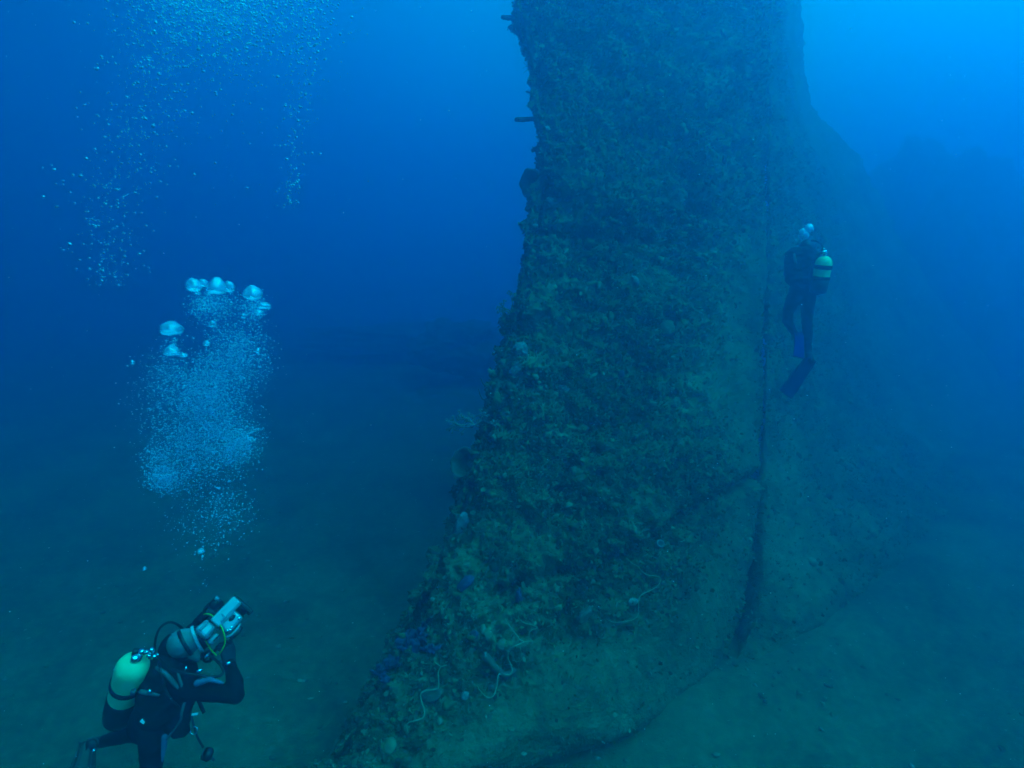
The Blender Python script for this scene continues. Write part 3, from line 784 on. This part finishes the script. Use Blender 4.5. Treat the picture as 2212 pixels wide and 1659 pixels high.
def tank(T, B, r_, lab, mat, bands, boot_at=.70, grp='yellow scuba tanks'):
    T = Vector(T); B = Vector(B); ax = (B - T); ln = ax.length; ax.normalize()
    t = thing('scuba_tank', lab, 'scuba tank', B, grp)
    prof = [(0, .022), (.004, .03), (.016, .052), (.032, .070), (.052, .084), (.078, .0925), (.11, .0945)]
    k = r_ / .0945; prof = [(h * k, q * k) for h, q in prof] + [(ln * boot_at, r_), (ln * .97, r_), (ln, r_ * .8)]
    lathe('cylinder', prof, T, ax, mat, t, 48)
    lathe('boot', [(ln * (boot_at - .01), r_ * 1.0), (ln * (boot_at - .01), r_ * 1.045), (ln * .9, r_ * 1.05), (ln * .99, r_ * 1.0), (ln * 1.02, r_ * .8), (ln * 1.02, r_ * .5)], T, ax, M_rubber, t, 40)
    for f, wd in bands: band('strap', T + ax * ln * f, ax, r_ * 1.005, wd, M_vest, t, .006)
    lathe('valve_neck', [(-.035, .014), (-.03, .019), (-.005, .02), (.006, .026)], T, ax, M_chrome, t, 18)
    return t, ax
# ---- the photographer, near, bottom left
def D(cx, cy, dz=0.0): return P((200 + cx / 2.272) * .576, (2150 + cy / 2.272) * .576, 3.4 + dz)
u_ = 1 / 1424.0
_fw, _rt, _up = fw, rt, up
fw = (D(1200, 800) - CAM).normalized(); rt = (rt - fw * rt.dot(fw)).normalized(); up = rt.cross(fw)     # axes as the near diver is seen
diver = thing('person', 'scuba diver in black wetsuit and grey hood holding up a silver camera', 'diver', D(850, 1750, .1), 'scuba divers')
cp = capsule_geo
fuse('body', [
    cp(D(830, 1265, .04), D(900, 1160, .02), .125, .13), cp(D(890, 1190, .02), D(1000, 900, .0), .135, .15), cp(D(930, 880, .13), D(1085, 905, -.08), .085, .085),
    cp(D(985, 830, .02), D(1030, 690, .02), .075, .068), cp(D(1050, 640, .02), D(1105, 615, .01), .098, .094),
    cp(D(1170, 690, .0), D(1220, 690, .0), .055, .045),
    cp(D(1100, 945, -.11), D(1330, 1010, -.16), .066, .052), cp(D(1330, 1010, -.16), D(1555, 1048, -.17), .052, .043), cp(D(1555, 1048, -.17), D(1553, 950, -.14), .045, .046), cp(D(1553, 950, -.14), D(1503, 765, -.06), .046, .031),
    cp(D(1000, 840, .17), D(1085, 600, .30), .06, .048), cp(D(1085, 600, .30), D(1285, 365, .16), .046, .032),
    cp(D(850, 1290, -.05), D(842, 1450, -.06), .092, .070), cp(D(842, 1450, -.06), D(830, 1730, -.02), .070, .058), cp(D(830, 1730, -.02), D(805, 1950, .12), .058, .055), cp(D(805, 1950, .12), D(790, 2270, .3), .055, .036),
    cp(D(800, 1300, .1), D(900, 1350, .33), .088, .06), cp(D(900, 1350, .33), D(690, 1362, .24), .062, .056), cp(D(690, 1362, .24), D(350, 1452, .12), .056, .031)],
    M_suit, diver, voxel=.011, smooth_it=5, wrinkle=.006)
# hood, face, mask, regulator
fuse('hood', [cp(D(1092, 596, -.035), D(1132, 590, -.035), .080, .080)], M_hood, diver, voxel=.008, wrinkle=.004)
fuse('face', [cp(D(1205, 665, -.015), D(1235, 690, -.015), .050, .040), cp(D(1245, 650, -.02), D(1262, 640, -.02), .028, .022)], M_skin, diver, voxel=.007)
g = (rt * .84 + up * .55 - fw * .12).normalized()
mk = lathe('mask', [(0, .070), (.0, .079), (.012, .080), (.030, .074), (.055, .066), (.058, .055)], D(1226, 562, -.005), g, M_rubber, diver, 32, side=fw, flat=.95)
ring('mask_frame', D(1228, 560, -.005), g, .078, .0075, M_maskw, mk, 36)
lathe('mask_lens', [(.0, .052), (.003, .052)], D(1226, 562, -.005) + g * .058, g, M_glass, mk, 28, side=fw)
band('mask_strap', D(1128, 592, -.035), (g + up * .10), .0805, .020, M_rubber, mk, .004)
band('hood_edge', D(1075, 604, -.030), (g + up * .25), .0785, .007, M_strap, diver, .003)
rg = lathe('regulator', [(0, .020), (.004, .034), (.022, .037), (.036, .030), (.040, .012)], D(1300, 700, -.05), (g * .6 - up * .5 - fw * .3), M_rubber, diver, 24)
lathe('purge_cover', [(0, .022), (.004, .020)], D(1318, 712, -.085), (g * .5 - up * .6 - fw * .5), M_chrome, rg, 18)
tube('exhaust_tee', [D(1265, 722, -.05), D(1300, 735, -.06), D(1345, 742, -.05)], [.012, .016, .012], M_rubber, rg, 10)
tube('mouthpiece', [D(1250, 690, -.02), D(1300, 700, -.05)], .014, M_rubber, rg, 10)
# hoses
tube('hose', [D(858, 690, -.04), D(862, 640, -.06), D(872, 560, -.06), D(900, 480, -.05), D(950, 430, -.04), D(1000, 416, -.02), D(1060, 438, .02), D(1115, 488, .06), D(1135, 540, .12)], .0075, M_rubber, diver, 8)
tube('hose', [D(880, 705, -.06), D(940, 760, -.16), D(1010, 815, -.19), D(1120, 850, -.2), D(1230, 868, -.19), D(1330, 882, -.17), D(1410, 874, -.14), D(1448, 840, -.12), D(1430, 790, -.11), D(1385, 740, -.09), D(1335, 708, -.07)], .0075, M_rubber, diver, 8)
tube('hose', [D(870, 720, -.05), D(905, 800, -.17), D(930, 900, -.2), D(960, 1000, -.2), D(1010, 1080, -.2), D(1070, 1140, -.18)], .0070, M_rubber, diver, 8)
# buoyancy vest and harness
vest = fuse('buoyancy_vest', [
    cp(D(820, 900, .06), D(780, 1180, .10), .10, .10), cp(D(940, 860, -.06), D(880, 1150, -.06), .115, .12), cp(D(1060, 930, .02), D(1010, 1200, .02), .12, .11),
    cp(D(1080, 1150, -.02), D(1075, 1310, -.02), .055, .06), cp(D(1000, 1290, -.04), D(1100, 1330, -.02), .045, .045), cp(D(660, 1220, .10), D(800, 1270, .08), .045, .07), cp(D(900, 800, .12), D(1090, 890, .10), .07, .06)],
    M_vest, diver, voxel=.011, smooth_it=4, wrinkle=.012)
tube('shoulder_strap', [D(880, 800, -.15), D(960, 860, -.19), D(1050, 960, -.17), D(1130, 1010, -.14)], [.012, .014, .012], M_strap, vest, 6)
tube('harness_tube', [D(742, 1008, -.17), D(790, 1020, -.18), D(850, 1030, -.18), D(905, 1040, -.17)], [.015, .013, .010, .006], M_strap, vest, 8)
tube('webbing_strap', [D(1060, 850, -.14), D(1090, 940, -.17), D(1130, 1040, -.15)], [.008, .009, .008], M_strap, vest, 6)
lathe('buckle', [(-.012, .010), (0, .014), (.012, .010)], D(822, 1005, -.195), rt * .6 - up * .8, M_chrome, vest, 14)
lathe('buckle', [(-.014, .006), (0, .009), (.014, .006)], D(1130, 810, -.15), up, M_chrome, vest, 12)
lathe('buckle', [(-.016, .008), (0, .012), (.016, .008)], D(1245, 830, -.20), rt + up * .5, M_chrome, vest, 12)
tube('inflator_hose', [D(1120, 1100, -.15), D(1105, 1150, -.16), D(1092, 1200, -.16), D(1088, 1240, -.15), D(1045, 1310, -.14), D(1005, 1365, -.13), D(965, 1415, -.12)], [.008, .009, .008, .006, .006, .007], M_strap, vest, 8)
tube('loose_strap', [D(1215, 1045, -.12), D(1240, 1090, -.12), D(1262, 1140, -.12), D(1285, 1188, -.12)], [.008, .010, .010], M_vest, vest, 6)
ax_a, ax_s, _q = frame_of(rt + up * .1, up)
box('tag', D(1205, 1200, -.15), ax_a, ax_s, _q, .034, .012, .006, M_maskw, vest, .002)
box('hip_tag', D(768, 1256, -.175), (rt - up * .6).normalized(), (up + rt * .6).normalized(), -fw, .027, .027, .006, M_maskw, vest, .002)
# sleeve and thigh panels, watch
fuse('sleeve_panel', [cp(D(1225, 935, -.195), D(1330, 905, -.19), .020, .016), cp(D(1330, 905, -.19), D(1440, 935, -.16), .016, .010)], M_stripe, diver, voxel=.006)
fuse('thigh_panel', [cp(D(948, 1395, -.1), D(944, 1480, -.1), .018, .016), cp(D(944, 1480, -.1), D(928, 1600, -.1), .016, .007)], M_stripe, diver, voxel=.006)
wt = band('dive_watch', D(1494, 778, -.065), D(1503, 765, -.06) - D(1553, 950, -.14), .034, .020, M_rubber, diver, .005)
lathe('watch_face', [(0, .014), (.008, .013)], D(1489, 768, -.102), -fw + rt * -.2, M_chrome, wt, 16)
# hands in gloves holding the housing
hand('glove', D(1502, 760, -.06), D(1478, 640, -.06) - D(1502, 760, -.06), (-rt * .6 + fw * .7 + up * .2), M_glove, diver, 1, 48, 1.0)
hand('glove', D(1283, 368, .16), D(1330, 285, .10) - D(1283, 368, .16), (rt * .7 - fw * .7), M_glove, diver, -1, 48, 1.0)
# hanging gauge
tube('gauge_hose', [D(1170, 1180, -.12), D(1180, 1225, -.13), D(1192, 1280, -.14), D(1208, 1345, -.14), D(1240, 1420, -.14), D(1280, 1485, -.14)], .006, M_rubber, diver, 8)
gg = lathe('pressure_gauge', [(-.020, .024), (-.016, .034), (.012, .036), (.022, .028), (.024, .012)], D(1312, 1542, -.14), (rt * .9 - up * .3 + fw * .25), M_rubber, diver, 24)
ring('gauge_rim', D(1290, 1535, -.14), (rt * .9 - up * .3 + fw * .25), .030, .004, M_chrome, gg, 24)
ring('clip_ring', D(1200, 1340, -.15), (fw + rt * .4 + up * .3), .020, .0028, M_chrome, diver, 20)
box('gauge_tail', D(1352, 1578, -.14), (rt - up * .7).normalized(), (up + rt * .7).normalized(), -fw, .035, .014, .012, M_rubber, gg, .003)
# feet and fins
fuse('boot', [cp(D(365, 1450, .12), D(325, 1455, .11), .036, .040), cp(D(325, 1455, .11), D(268, 1560, .08), .038, .034)], M_rubber, diver, voxel=.007)
f1 = fin('fin', [D(290, 1440, .11), D(272, 1560, .06), D(245, 1680, .0), D(205, 1850, -.08), D(170, 2000, -.14)], [.045, .052, .066, .085, .10], (.022, .005), rt, M_rubber, diver)
tube('fin_strap', [D(290, 1415, .07), D(345, 1400, .08), D(375, 1430, .1), D(372, 1490, .1), D(345, 1530, .06)], .007, M_strap, f1, 8)
lathe('fin_buckle', [(-.01, .008), (0, .012), (.01, .008)], D(345, 1510, .03), rt - up, M_chrome, f1, 12)
fuse('boot', [cp(D(790, 2270, .3), D(800, 2330, .28), .038, .042), cp(D(800, 2330, .28), D(850, 2400, .16), .04, .034)], M_rubber, diver, voxel=.008)
fin('fin', [D(800, 2330, .28), D(850, 2440, .15), D(880, 2640, .08), D(900, 2850, .05)], [.045, .055, .08, .10], (.022, .005), rt, M_rubber, diver)
# tank with first stage
tk, ax = tank(D(692, 738, -.20), D(560, 1222, .12), .0875, 'yellow tank with one black strap on the back of the diver holding a camera', M_tank, [(.37, .040)], .60)
vk = tube('valve', [D(712, 745, -.20), D(735, 700, -.19), D(745, 668, -.18)], [.018, .017, .015], M_chrome, tk, 14)
lathe('valve_knob', [(-.02, .016), (-.016, .021), (.012, .021), (.018, .014)], D(708, 672, -.18), rt - up * .1, M_rubber, tk, 16)
fs = lathe('first_stage', [(-.045, .012), (-.04, .019), (-.012, .019), (-.008, .013), (.004, .013), (.008, .020), (.034, .020), (.040, .010)], D(800, 672, -.17), rt + up * .02, M_chrome, tk, 18)
for x, y, r_ in ((752, 668, .016), (835, 655, .013), (815, 705, .012), (858, 712, .012), (885, 702, .008)):
    lathe('port', [(-.012, r_ * .7), (-.01, r_), (.01, r_), (.014, r_ * .6)], D(x, y, -.19), -fw + up * .7 + rt * (.2 if x > 800 else -.3), M_chrome, fs, 12)
lathe('strap_buckle', [(-.02, .008), (-.018, .014), (.018, .014), (.02, .008)], D(680, 1010, -.165), ax, M_strap, tk, 10)
# the camera housing
ca = rt * .588 + up * .809; cb = rt * .809 - up * .588
# tip the housing a little towards the light so that it has a top and a side
C0 = D(1440, 400, -.06)
def H(a, b, n_=0.0): return C0 + ca * (a * u_) + cb * (b * u_) + fw * n_
hs = thing('camera_housing', 'silver underwater camera housing with black hood and handles, held up to the diver\'s mask', 'camera', C0)
def hb(name, a0, a1, b0, b1, n0, n1, mat, bev=.006, par=None, taper=1.0):
    return box(name, H((a0 + a1) / 2, (b0 + b1) / 2, (n0 + n1) / 2), ca, cb, fw, (a1 - a0) * u_, (b1 - b0) * u_, (n1 - n0), mat, par or hs, bev, taper)
bd = hb('body', -52, 112, -40, 118, -.055, .075, M_alu, .018)
hb('top_ridge', -62, 178, -74, 22, -.070, .06, M_alu, .010)
hb('ridge_plate', 20, 172, -46, 4, -.078, -.066, M_alu, .004)
bk = hb('back_shell', -182, -58, -112, 22, -.060, .07, M_alu, .022, taper=.82)
hb('back_panel', -160, -76, -86, -62, -.066, -.056, M_alud, .004, bk)
hb('back_panel', -160, -76, -16, 0, -.066, -.056, M_alud, .004, bk)
hb('screen_rim', -150, -90, 62, 74, -.05, .02, M_rubber, .003, bk)
hb('side_rail', -40, 90, 20, 30, -.066, -.05, M_alud, .003)
hb('lower_shell', -186, -88, 28, 88, -.045, .06, M_alud, .02)
hb('seam_gasket', -62, -56, -95, 40, -.064, .07, M_rubber, .0)
hb('seam_gasket', 108, 116, -60, 112, -.050, .07, M_rubber, .0)
hb('latch', -20, 30, -8, 6, -.082, -.068, M_alud, .003)
lathe('window', [(0, .021), (.004, .020)], H(52, 46, -.054), -fw, M_glass, bd, 24, side=ca, flat=.62)
pt = lathe('lens_port', [(0, .050), (.045, .052), (.046, .047)], H(112, 30, .01), ca, M_rubber, hs, 28)
hd = hb('lens_hood', 158, 196, -72, 138, -.045, .075, M_rubber, .008)
hb('hood_slot', 194, 199, -50, 112, -.03, .05, M_vest, .003, hd)
hb('hood_arm', 110, 165, 60, 82, -.02, .02, M_rubber, .003)
hr = tube('handle', [H(65, 128, -.01), H(20, 138, -.02), H(-40, 136, -.02), H(-70, 118, -.02)], [.008, .009, .009, .008], M_alu, hs, 8)
tube('grip', [H(50, 150, .0), H(0, 158, -.01), H(-60, 150, -.01)], [.014, .017, .016], M_rubber, hr, 12, wob=.3)
for a_, b_2 in ((-35, 92), (-20, 104), (0, 96), (82, 92)): lathe('button', [(0, .007), (.008, .007), (.009, .005)], H(a_, b_2, -.056), -fw, M_chrome, bd, 12)
hl = tube('handle', [H(60, -80, .02), H(75, -120, .02), H(40, -165, .03), H(-20, -170, .04), H(-50, -130, .05)], [.009, .010, .012, .010, .009], M_rubber, hs, 10)
lathe('strobe_mount', [(-.03, .022), (-.02, .03), (.03, .032), (.036, .024)], H(55, -138, .02), ca, M_rubber, hl, 16)
lathe('clamp_knob', [(-.012, .012), (.012, .012)], H(88, -160, -.01), cb, M_alud, hl, 12)
tube('lanyard', [D(1282, 350, -.09), D(1310, 345, -.10), D(1345, 356, -.11), D(1390, 398, -.12), D(1428, 450, -.13), D(1456, 520, -.14), D(1462, 590, -.14), D(1442, 645, -.14), D(1412, 692, -.12)], .0042, M_lime, hs, 6)
tube('lanyard', [D(1295, 572, -.10), D(1322, 610, -.11), D(1345, 655, -.12), D(1392, 700, -.12)], .0045, M_lime, hs, 6)
fw, rt, up = _fw, _rt, _up
# ---- the second diver, farther off by the side plating, seen from behind
def E(cx, cy, dz=0.0): return P((2800 + cx / 2.212) * .576, (800 + cy / 2.212) * .576, 7.2 + dz)
d2 = thing('person', 'distant scuba diver with blue fins seen from behind beside the wreck', 'diver', E(480, 1250, 0), 'scuba divers')
fuse('body', [
    cp(E(465, 620, .02), E(455, 560, .0), .135, .13), cp(E(455, 580, .0), E(450, 380, .02), .14, .155), cp(E(385, 370, .04), E(545, 360, .02), .095, .09),
    cp(E(485, 340, .08), E(500, 290, .14), .07, .065), cp(E(500, 300, .16), E(508, 285, .2), .10, .10), cp(E(505, 320, .30), E(505, 320, .32), .05, .04),
    cp(E(365, 395, .05), E(345, 500, .18), .075, .055), cp(E(345, 500, .18), E(430, 560, .38), .052, .036),
    cp(E(560, 380, .05), E(580, 520, .2), .07, .055), cp(E(580, 520, .2), E(520, 590, .4), .05, .036),
    cp(E(420, 640, .02), E(350, 800, .12), .10, .075), cp(E(350, 800, .12), E(335, 885, .14), .072, .062), cp(E(335, 885, .14), E(405, 1010, .02), .062, .042),
    cp(E(515, 650, .02), E(500, 860, .04), .098, .072), cp(E(500, 860, .04), E(505, 1000, -.02), .068, .062), cp(E(505, 1000, -.02), E(512, 1170, -.1), .058, .042)],
    M_suit, d2, voxel=.016, smooth_it=5, wrinkle=.006)
fuse('hood', [cp(E(500, 292, .16), E(506, 280, .18), .105, .103)], M_rubber, d2, voxel=.012)
band('mask_strap', E(503, 290, .17), fw + up * .1, .108, .02, M_strap, d2, .003)
v2 = fuse('buoyancy_vest', [cp(E(400, 360, -.02), E(400, 540, -.03), .12, .11), cp(E(500, 350, -.06), E(500, 560, -.07), .12, .11), cp(E(385, 500, -.04), E(440, 600, -.04), .09, .08), cp(E(570, 560, -.06), E(590, 630, -.06), .09, .075)], M_vest, d2, voxel=.014, wrinkle=.014)
tube('shoulder_strap', [E(400, 300, -.02), E(395, 350, -.12), E(410, 420, -.15)], .018, M_strap, v2, 6)
tube('hose', [E(625, 312, -.18), E(632, 275, -.15), E(600, 240, -.05), E(560, 228, .05), E(520, 232, .15), E(495, 258, .28)], .014, M_rubber, d2, 8)
tube('hose', [E(610, 325, -.18), E(575, 350, -.2), E(530, 420, -.2), E(520, 520, -.18)], .010, M_rubber, d2, 8)
lathe('regulator', [(0, .03), (.02, .036), (.04, .02)], E(480, 275, .33), fw, M_chrome, d2, 16)
hand('glove', E(430, 560, .38), (fw * .7 + rt * .5), -up, M_glove, d2, 1, 40)
hand('glove', E(520, 590, .4), (fw * .7 - rt * .5), -up, M_glove, d2, -1, 40)
fuse('boot', [cp(E(405, 1010, .02), E(425, 1040, -.05), .045, .04)], M_rubber, d2, voxel=.012)
fin('fin', [E(418, 1000, .02), E(432, 1030, -.06), E(432, 1110, -.20), E(430, 1195, -.32)], [.04, .048, .052, .058], (.02, .006), rt, M_finb, d2)
fuse('boot', [cp(E(512, 1165, -.1), E(530, 1215, -.12), .045, .045), cp(E(530, 1215, -.12), E(500, 1240, -.1), .045, .035)], M_rubber, d2, voxel=.012)
ft = fin('fin', [E(535, 1205, -.12), E(490, 1270, -.10), E(430, 1350, -.08), E(370, 1440, -.06), E(318, 1505, -.05)], [.05, .062, .078, .09, .092], (.022, .006), rt + up * .3, M_find, d2)
lathe('fin_buckle', [(-.01, .01), (.01, .01)], E(543, 1088, -.17), rt, M_chrome, d2, 10)
t2, ax2 = tank(E(652, 352, -.26), E(588, 655, -.12), .0985, 'yellow tank with two black straps on the back of the distant diver', M_tankf, [(.30, .045), (.60, .04)], .58)
fs2 = lathe('first_stage', [(-.04, .014), (-.03, .024), (.02, .024), (.03, .012)], E(645, 322, -.27), rt + up * .3, M_chrome, t2, 14)
for x, y in ((640, 298), (660, 330)): lathe('port', [(-.012, .012), (.012, .012)], E(x, y, -.28), up - fw, M_chrome, fs2, 10)
# ------------------------------------------------------------------ air bubbles
def B3(cx, cy, dz=0.0): return P((450 + cx / 1.383) * .576, (1000 + cy / 1.383) * .576, 3.6 + dz)
def B4(cx, cy, dz=0.0): return P((100 + cx / 1.508) * .576, (cy / 1.508) * .576, 4.4 + dz)
def dome(c, w_, h_, name, lab, seed, mat=M_bubble, grp='large cap-shaped bubbles'):
    """a rising cap bubble: domed above, dished below, with a wavering edge"""
    rnd = Vector((seed * 1.7, seed * .3, 0)); V = []
    for v in ico(4)[0].tolist():
        v = Vector(v); z = v.z
        z = z * h_ * .80 if z > 0 else z * h_ * .42 + h_ * .06 * (1 - min(1, (v.x ** 2 + v.y ** 2)))
        k = 1 + .12 * noise.noise(v * 1.2 + rnd)
        V.append(c + Vector((v.x * w_ / 2 * k, v.y * w_ / 2 * k, z * (1 + .22 * noise.noise(v * 1.3 + rnd)) + .03 * h_ * noise.noise(v * 2.4 + rnd))))
    o = mesh_obj(name, V, [tuple(f) for f in ico(4)[1].tolist()], mat)
    return tag(o, lab, 'bubble', grp)
DOMES = [(385, 108, 78, 58, 'leftmost big cap bubble in the top row, small one tucked under it'), (432, 92, 52, 38, 'smaller cap bubble overlapping the leftmost big one of the top row'),
    (505, 118, 92, 72, 'widest round cap bubble in the middle of the top row'), (568, 114, 55, 50, 'bright cap bubble touching the right side of the widest one'),
    (690, 150, 92, 62, 'big cap bubble at the right end of the top row'), (748, 209, 68, 30, 'flat lens-like bubble farthest right in the rising column'),
    (718, 243, 46, 26, 'small flat bubble just below the farthest right one'), (268, 332, 116, 60, 'large mushroom-like cap bubble apart at the left of the column'),
    (270, 446, 80, 44, 'mushroom-like bubble under the large one at the left'), (330, 463, 42, 20, 'small flat bubble touching the lower mushroom-like one'),
    (480, 303, 46, 32, 'oval bubble in the middle gap below the top row'), (450, 403, 36, 24, 'faint round bubble just left of the thick foam'),
    (400, 136, 26, 20, 'small bright bubble inside the leftmost cap bubble'), (640, 259, 26, 22, 'little bright bubble below the right cap bubble'),
    (440, 212, 30, 22, 'small bright lopsided bubble under the gap of the top row'), (715, 439, 24, 20, 'single bright bubble at the upper right of the foam'),
    (420, 1478, 36, 22, 'largest bubble in the thin trail under the foam'), (428, 1504, 14, 10, 'tiny bubble just under the largest of the thin trail'),
    (65, 500, 18, 20, 'lone bright bubble left of the lower mushroom-like one'), (128, 1568, 18, 18, 'lone bubble low at the left of the thin trail')]
for k, (x, y, w_, h_, lab) in enumerate(DOMES):
    s = 3.6 / F * .576 / 1.383
    dome(B3(x, y, rng.uniform(-.05, .05)), w_ * s, h_ * s, 'cap_bubble' if w_ > 40 else 'bubble', lab, k)
def cloud(pts_fn, spec, dz, name, lab, mat=M_bub2, rmin=.0018, rmax=.0062, pw=3.0):
    C_, R_ = [], []
    for (x, y, sx, sy, n, tilt) in spec:
        n = int(n * 1.7)
        a = rng.normal(size=(n, 2)) * .5
        keep = (np.abs(a) < 1.4).all(1); a = a[keep]
        ct, st = math.cos(tilt), math.sin(tilt)
        xs = x + a[:, 0] * sx * ct - a[:, 1] * sy * st; ys = y + a[:, 0] * sx * st + a[:, 1] * sy * ct
        for u, v in zip(xs, ys): C_.append(pts_fn(u, v, rng.normal() * dz)[:])
        R_.append(rmin + (rmax - rmin) * rng.random(len(a)) ** pw)
    R_ = np.concatenate(R_)
    o = balls(name, C_, R_, mat, None, ICO1, squash=np.stack([rng.uniform(.8, 1.3, len(R_)), rng.uniform(.8, 1.3, len(R_)), rng.uniform(.6, 1.1, len(R_))], 1))
    return tag(o, lab, 'bubbles', None, 'stuff')
cloud(B3, [(500, 190, 120, 90, 420, 0), (420, 200, 80, 80, 260, 0), (690, 225, 80, 80, 320, 0), (270, 400, 60, 50, 60, 0), (260, 520, 110, 110, 200, 0), (600, 400, 170, 170, 900, 0), (520, 560, 210, 170, 1300, 0), (400, 640, 200, 130, 700, 0), (450, 720, 220, 150, 1200, 0),
            (480, 850, 230, 130, 1100, 0), (640, 900, 105, 100, 430, 0), (560, 960, 150, 110, 600, 0), (330, 940, 190, 120, 700, 0), (195, 1040, 85, 130, 480, -.2), (240, 1110, 100, 60, 420, 0), (400, 1060, 190, 110, 500, 0),
            (700, 480, 110, 150, 220, 0), (180, 600, 140, 170, 230, .5), (480, 1200, 190, 130, 240, 0), (570, 1280, 150, 130, 210, 0), (400, 1340, 200, 120, 130, 0), (460, 1450, 110, 90, 40, 0), (430, 1600, 60, 140, 12, 0), (240, 790, 200, 120, 220, 0)],
      .07, 'bubble_cloud', 'thick foam of tiny bubbles rising above the near diver in a ragged column')
# the older, looser plume higher up: the larger bubbles one by one, the finest as a spray
spec = []
def plume(n):
    o_ = []
    while len(o_) < n:
        m = rng.random()
        if m < .50:
            x, y = rng.normal(1150, 270), abs(rng.normal(0, 190))
        elif m < .82:
            t = rng.random() ** 1.6; y = t * 1620; x = np.interp(y, [0, 200, 400, 700, 1000, 1300, 1620], [960, 880, 740, 640, 520, 480, 470]) + rng.normal() * np.interp(y, [0, 700, 1300, 1620], [170, 150, 110, 80])
        elif m < .94:
            t = rng.random() ** 1.4; y = t * 1180; x = np.interp(y, [0, 400, 1180], [1590, 1570, 1480]) + rng.normal() * np.interp(y, [0, 1180], [75, 40])
        else:
            x, y = rng.normal(1050, 330), abs(rng.normal(0, 480))
        if y < 1700 and 80 < x < 2000: o_.append((x, y))
    return o_
HAND = [(718, 178, 13), (895, 120, 8), (748, 418, 13), (662, 405, 9), (672, 670, 11), (716, 712, 12), (171, 1170, 11), (95, 1112, 8), (157, 958, 9), (244, 1380, 11), (328, 594, 9), (478, 622, 7), (537, 746, 7), (892, 520, 9), (1140, 186, 13),
        (1635, 252, 9), (1355, 116, 8), (1170, 218, 8), (1072, 535, 8), (973, 278, 10), (847, 48, 10), (400, 390, 10), (424, 322, 9), (485, 322, 7), (338, 896, 11), (388, 845, 8), (305, 995, 11), (1472, 900, 9), (1510, 1047, 8), (1067, 922, 8),
        (614, 1090, 8), (476, 1170, 8), (364, 1306, 7), (412, 1500, 9), (428, 1530, 10), (554, 1452, 9), (386, 1248, 7), (690, 342, 14), (937, 640, 9), (1458, 1160, 6), (1420, 433, 10), (1495, 650, 6), (1605, 70, 9), (1075, 300, 8)]
bubV, bubF = ICO2
me0 = bpy.data.meshes.new('bubble'); me0.from_pydata(bubV.tolist(), [], bubF.tolist()); me0.materials.append(M_bub3); me0.polygons.foreach_set('use_smooth', [True] * len(me0.polygons))
sc4 = 4.4 / F * .576 / 1.508
def one(x, y, d, lab, grp):
    o = bpy.data.objects.new('bubble', me0); COL.objects.link(o); o.location = B4(x, y, rng.normal() * .15)
    r_ = d * sc4 / 2; o.scale = (r_ * rng.uniform(.9, 1.4), r_ * rng.uniform(.9, 1.2), r_ * rng.uniform(.6, 1.0)); o.rotation_euler = (rng.normal() * .4, rng.normal() * .4, 0)
    tag(o, lab, 'bubble', grp)
for x, y, d in HAND:
    one(x, y, d * 1.7, 'bright larger bubble in the loose plume at upper left, plainly bigger than its neighbours', 'larger bubbles in the loose plume at upper left')
for x, y in plume(200):
    one(x, y, rng.uniform(8.5, 13), 'small separate bubble in the loose plume at upper left', 'small bubbles in the loose plume at upper left')
C_ = [B4(x, y, rng.normal() * .2)[:] for x, y in plume(3900)]
o = balls('bubble_spray', C_, .0026 + .0072 * rng.random(len(C_)) ** 2.2, M_bub3, None, ICO1, squash=np.stack([rng.uniform(.8, 1.5, len(C_)), rng.uniform(.8, 1.3, len(C_)), rng.uniform(.6, 1.1, len(C_))], 1))
tag(o, 'fine spray of tiny bubbles scattered through the loose plume at upper left', 'bubbles', None, 'stuff')
# the distant diver's breath
def E2(cx, cy, dz=0.0): return E(cx, cy, .25 + dz)
for k, (x, y, w_, h_, lab) in enumerate([(515, 138, 76, 62, 'largest breath bubble over the distant diver\'s head'), (462, 160, 52, 44, 'breath bubble at the left over the distant diver\'s head'), (490, 190, 54, 50, 'breath bubble closest to the distant diver\'s head')]):
    dome(E2(x, y), w_ / 637 , h_ / 637, 'cap_bubble', lab, 40 + k, M_bub2, 'breath bubbles of the distant diver')
cloud(E2, [(490, 155, 50, 45, 60, 0), (470, 190, 45, 45, 50, 0), (485, 240, 18, 40, 20, 0)], .03, 'bubble_cloud', 'little puff of foam over the distant diver\'s head', M_bub2, .004, .012, 2)
# specks drifting in the water
n = 1000
xs, ys, zs = rng.uniform(0, 2212, n), rng.uniform(0, 1659, n), rng.uniform(1.6, 6.5, n) 
C_ = []
for x, y, z in zip(xs, ys, zs):
    p, _n = on_hull(x, y)
    zm = (p - CAM).dot(fw) - .1 if p is not None else 9
    q = P(x, y, min(z, zm))
    if q.z > .1: C_.append(q[:])
o = balls('suspended_particles', C_, rng.uniform(.0008, .0024, len(C_)), M_bub2, None, ICO1); tag(o, 'tiny pale specks drifting in the water', 'particles', None, 'stuff')

# ------------------------------------------------------------------ sea water volume round the camera and everything
hz = box('haze', (0, 8, 6.2), Vector((1, 0, 0)), Vector((0, 1, 0)), Vector((0, 0, 1)), 90, 90, 16.4, M_sand)
tag(hz, kind='stuff')
hm = bpy.data.materials.new('sea_water'); hm.use_nodes = True; ht = hm.node_tree; ht.nodes.clear()
ho = ht.nodes.new('ShaderNodeOutputMaterial'); hv = ht.nodes.new('ShaderNodeVolumePrincipled')
hv.inputs['Color'].default_value = (*HAZE_C, 1); hv.inputs['Density'].default_value = HAZE_D
hv.inputs['Anisotropy'].default_value = HAZE_G; hv.inputs['Absorption Color'].default_value = (0, 0, 0, 1)
ht.links.new(hv.outputs[0], ho.inputs['Volume'])
hz.data.materials.clear(); hz.data.materials.append(hm)
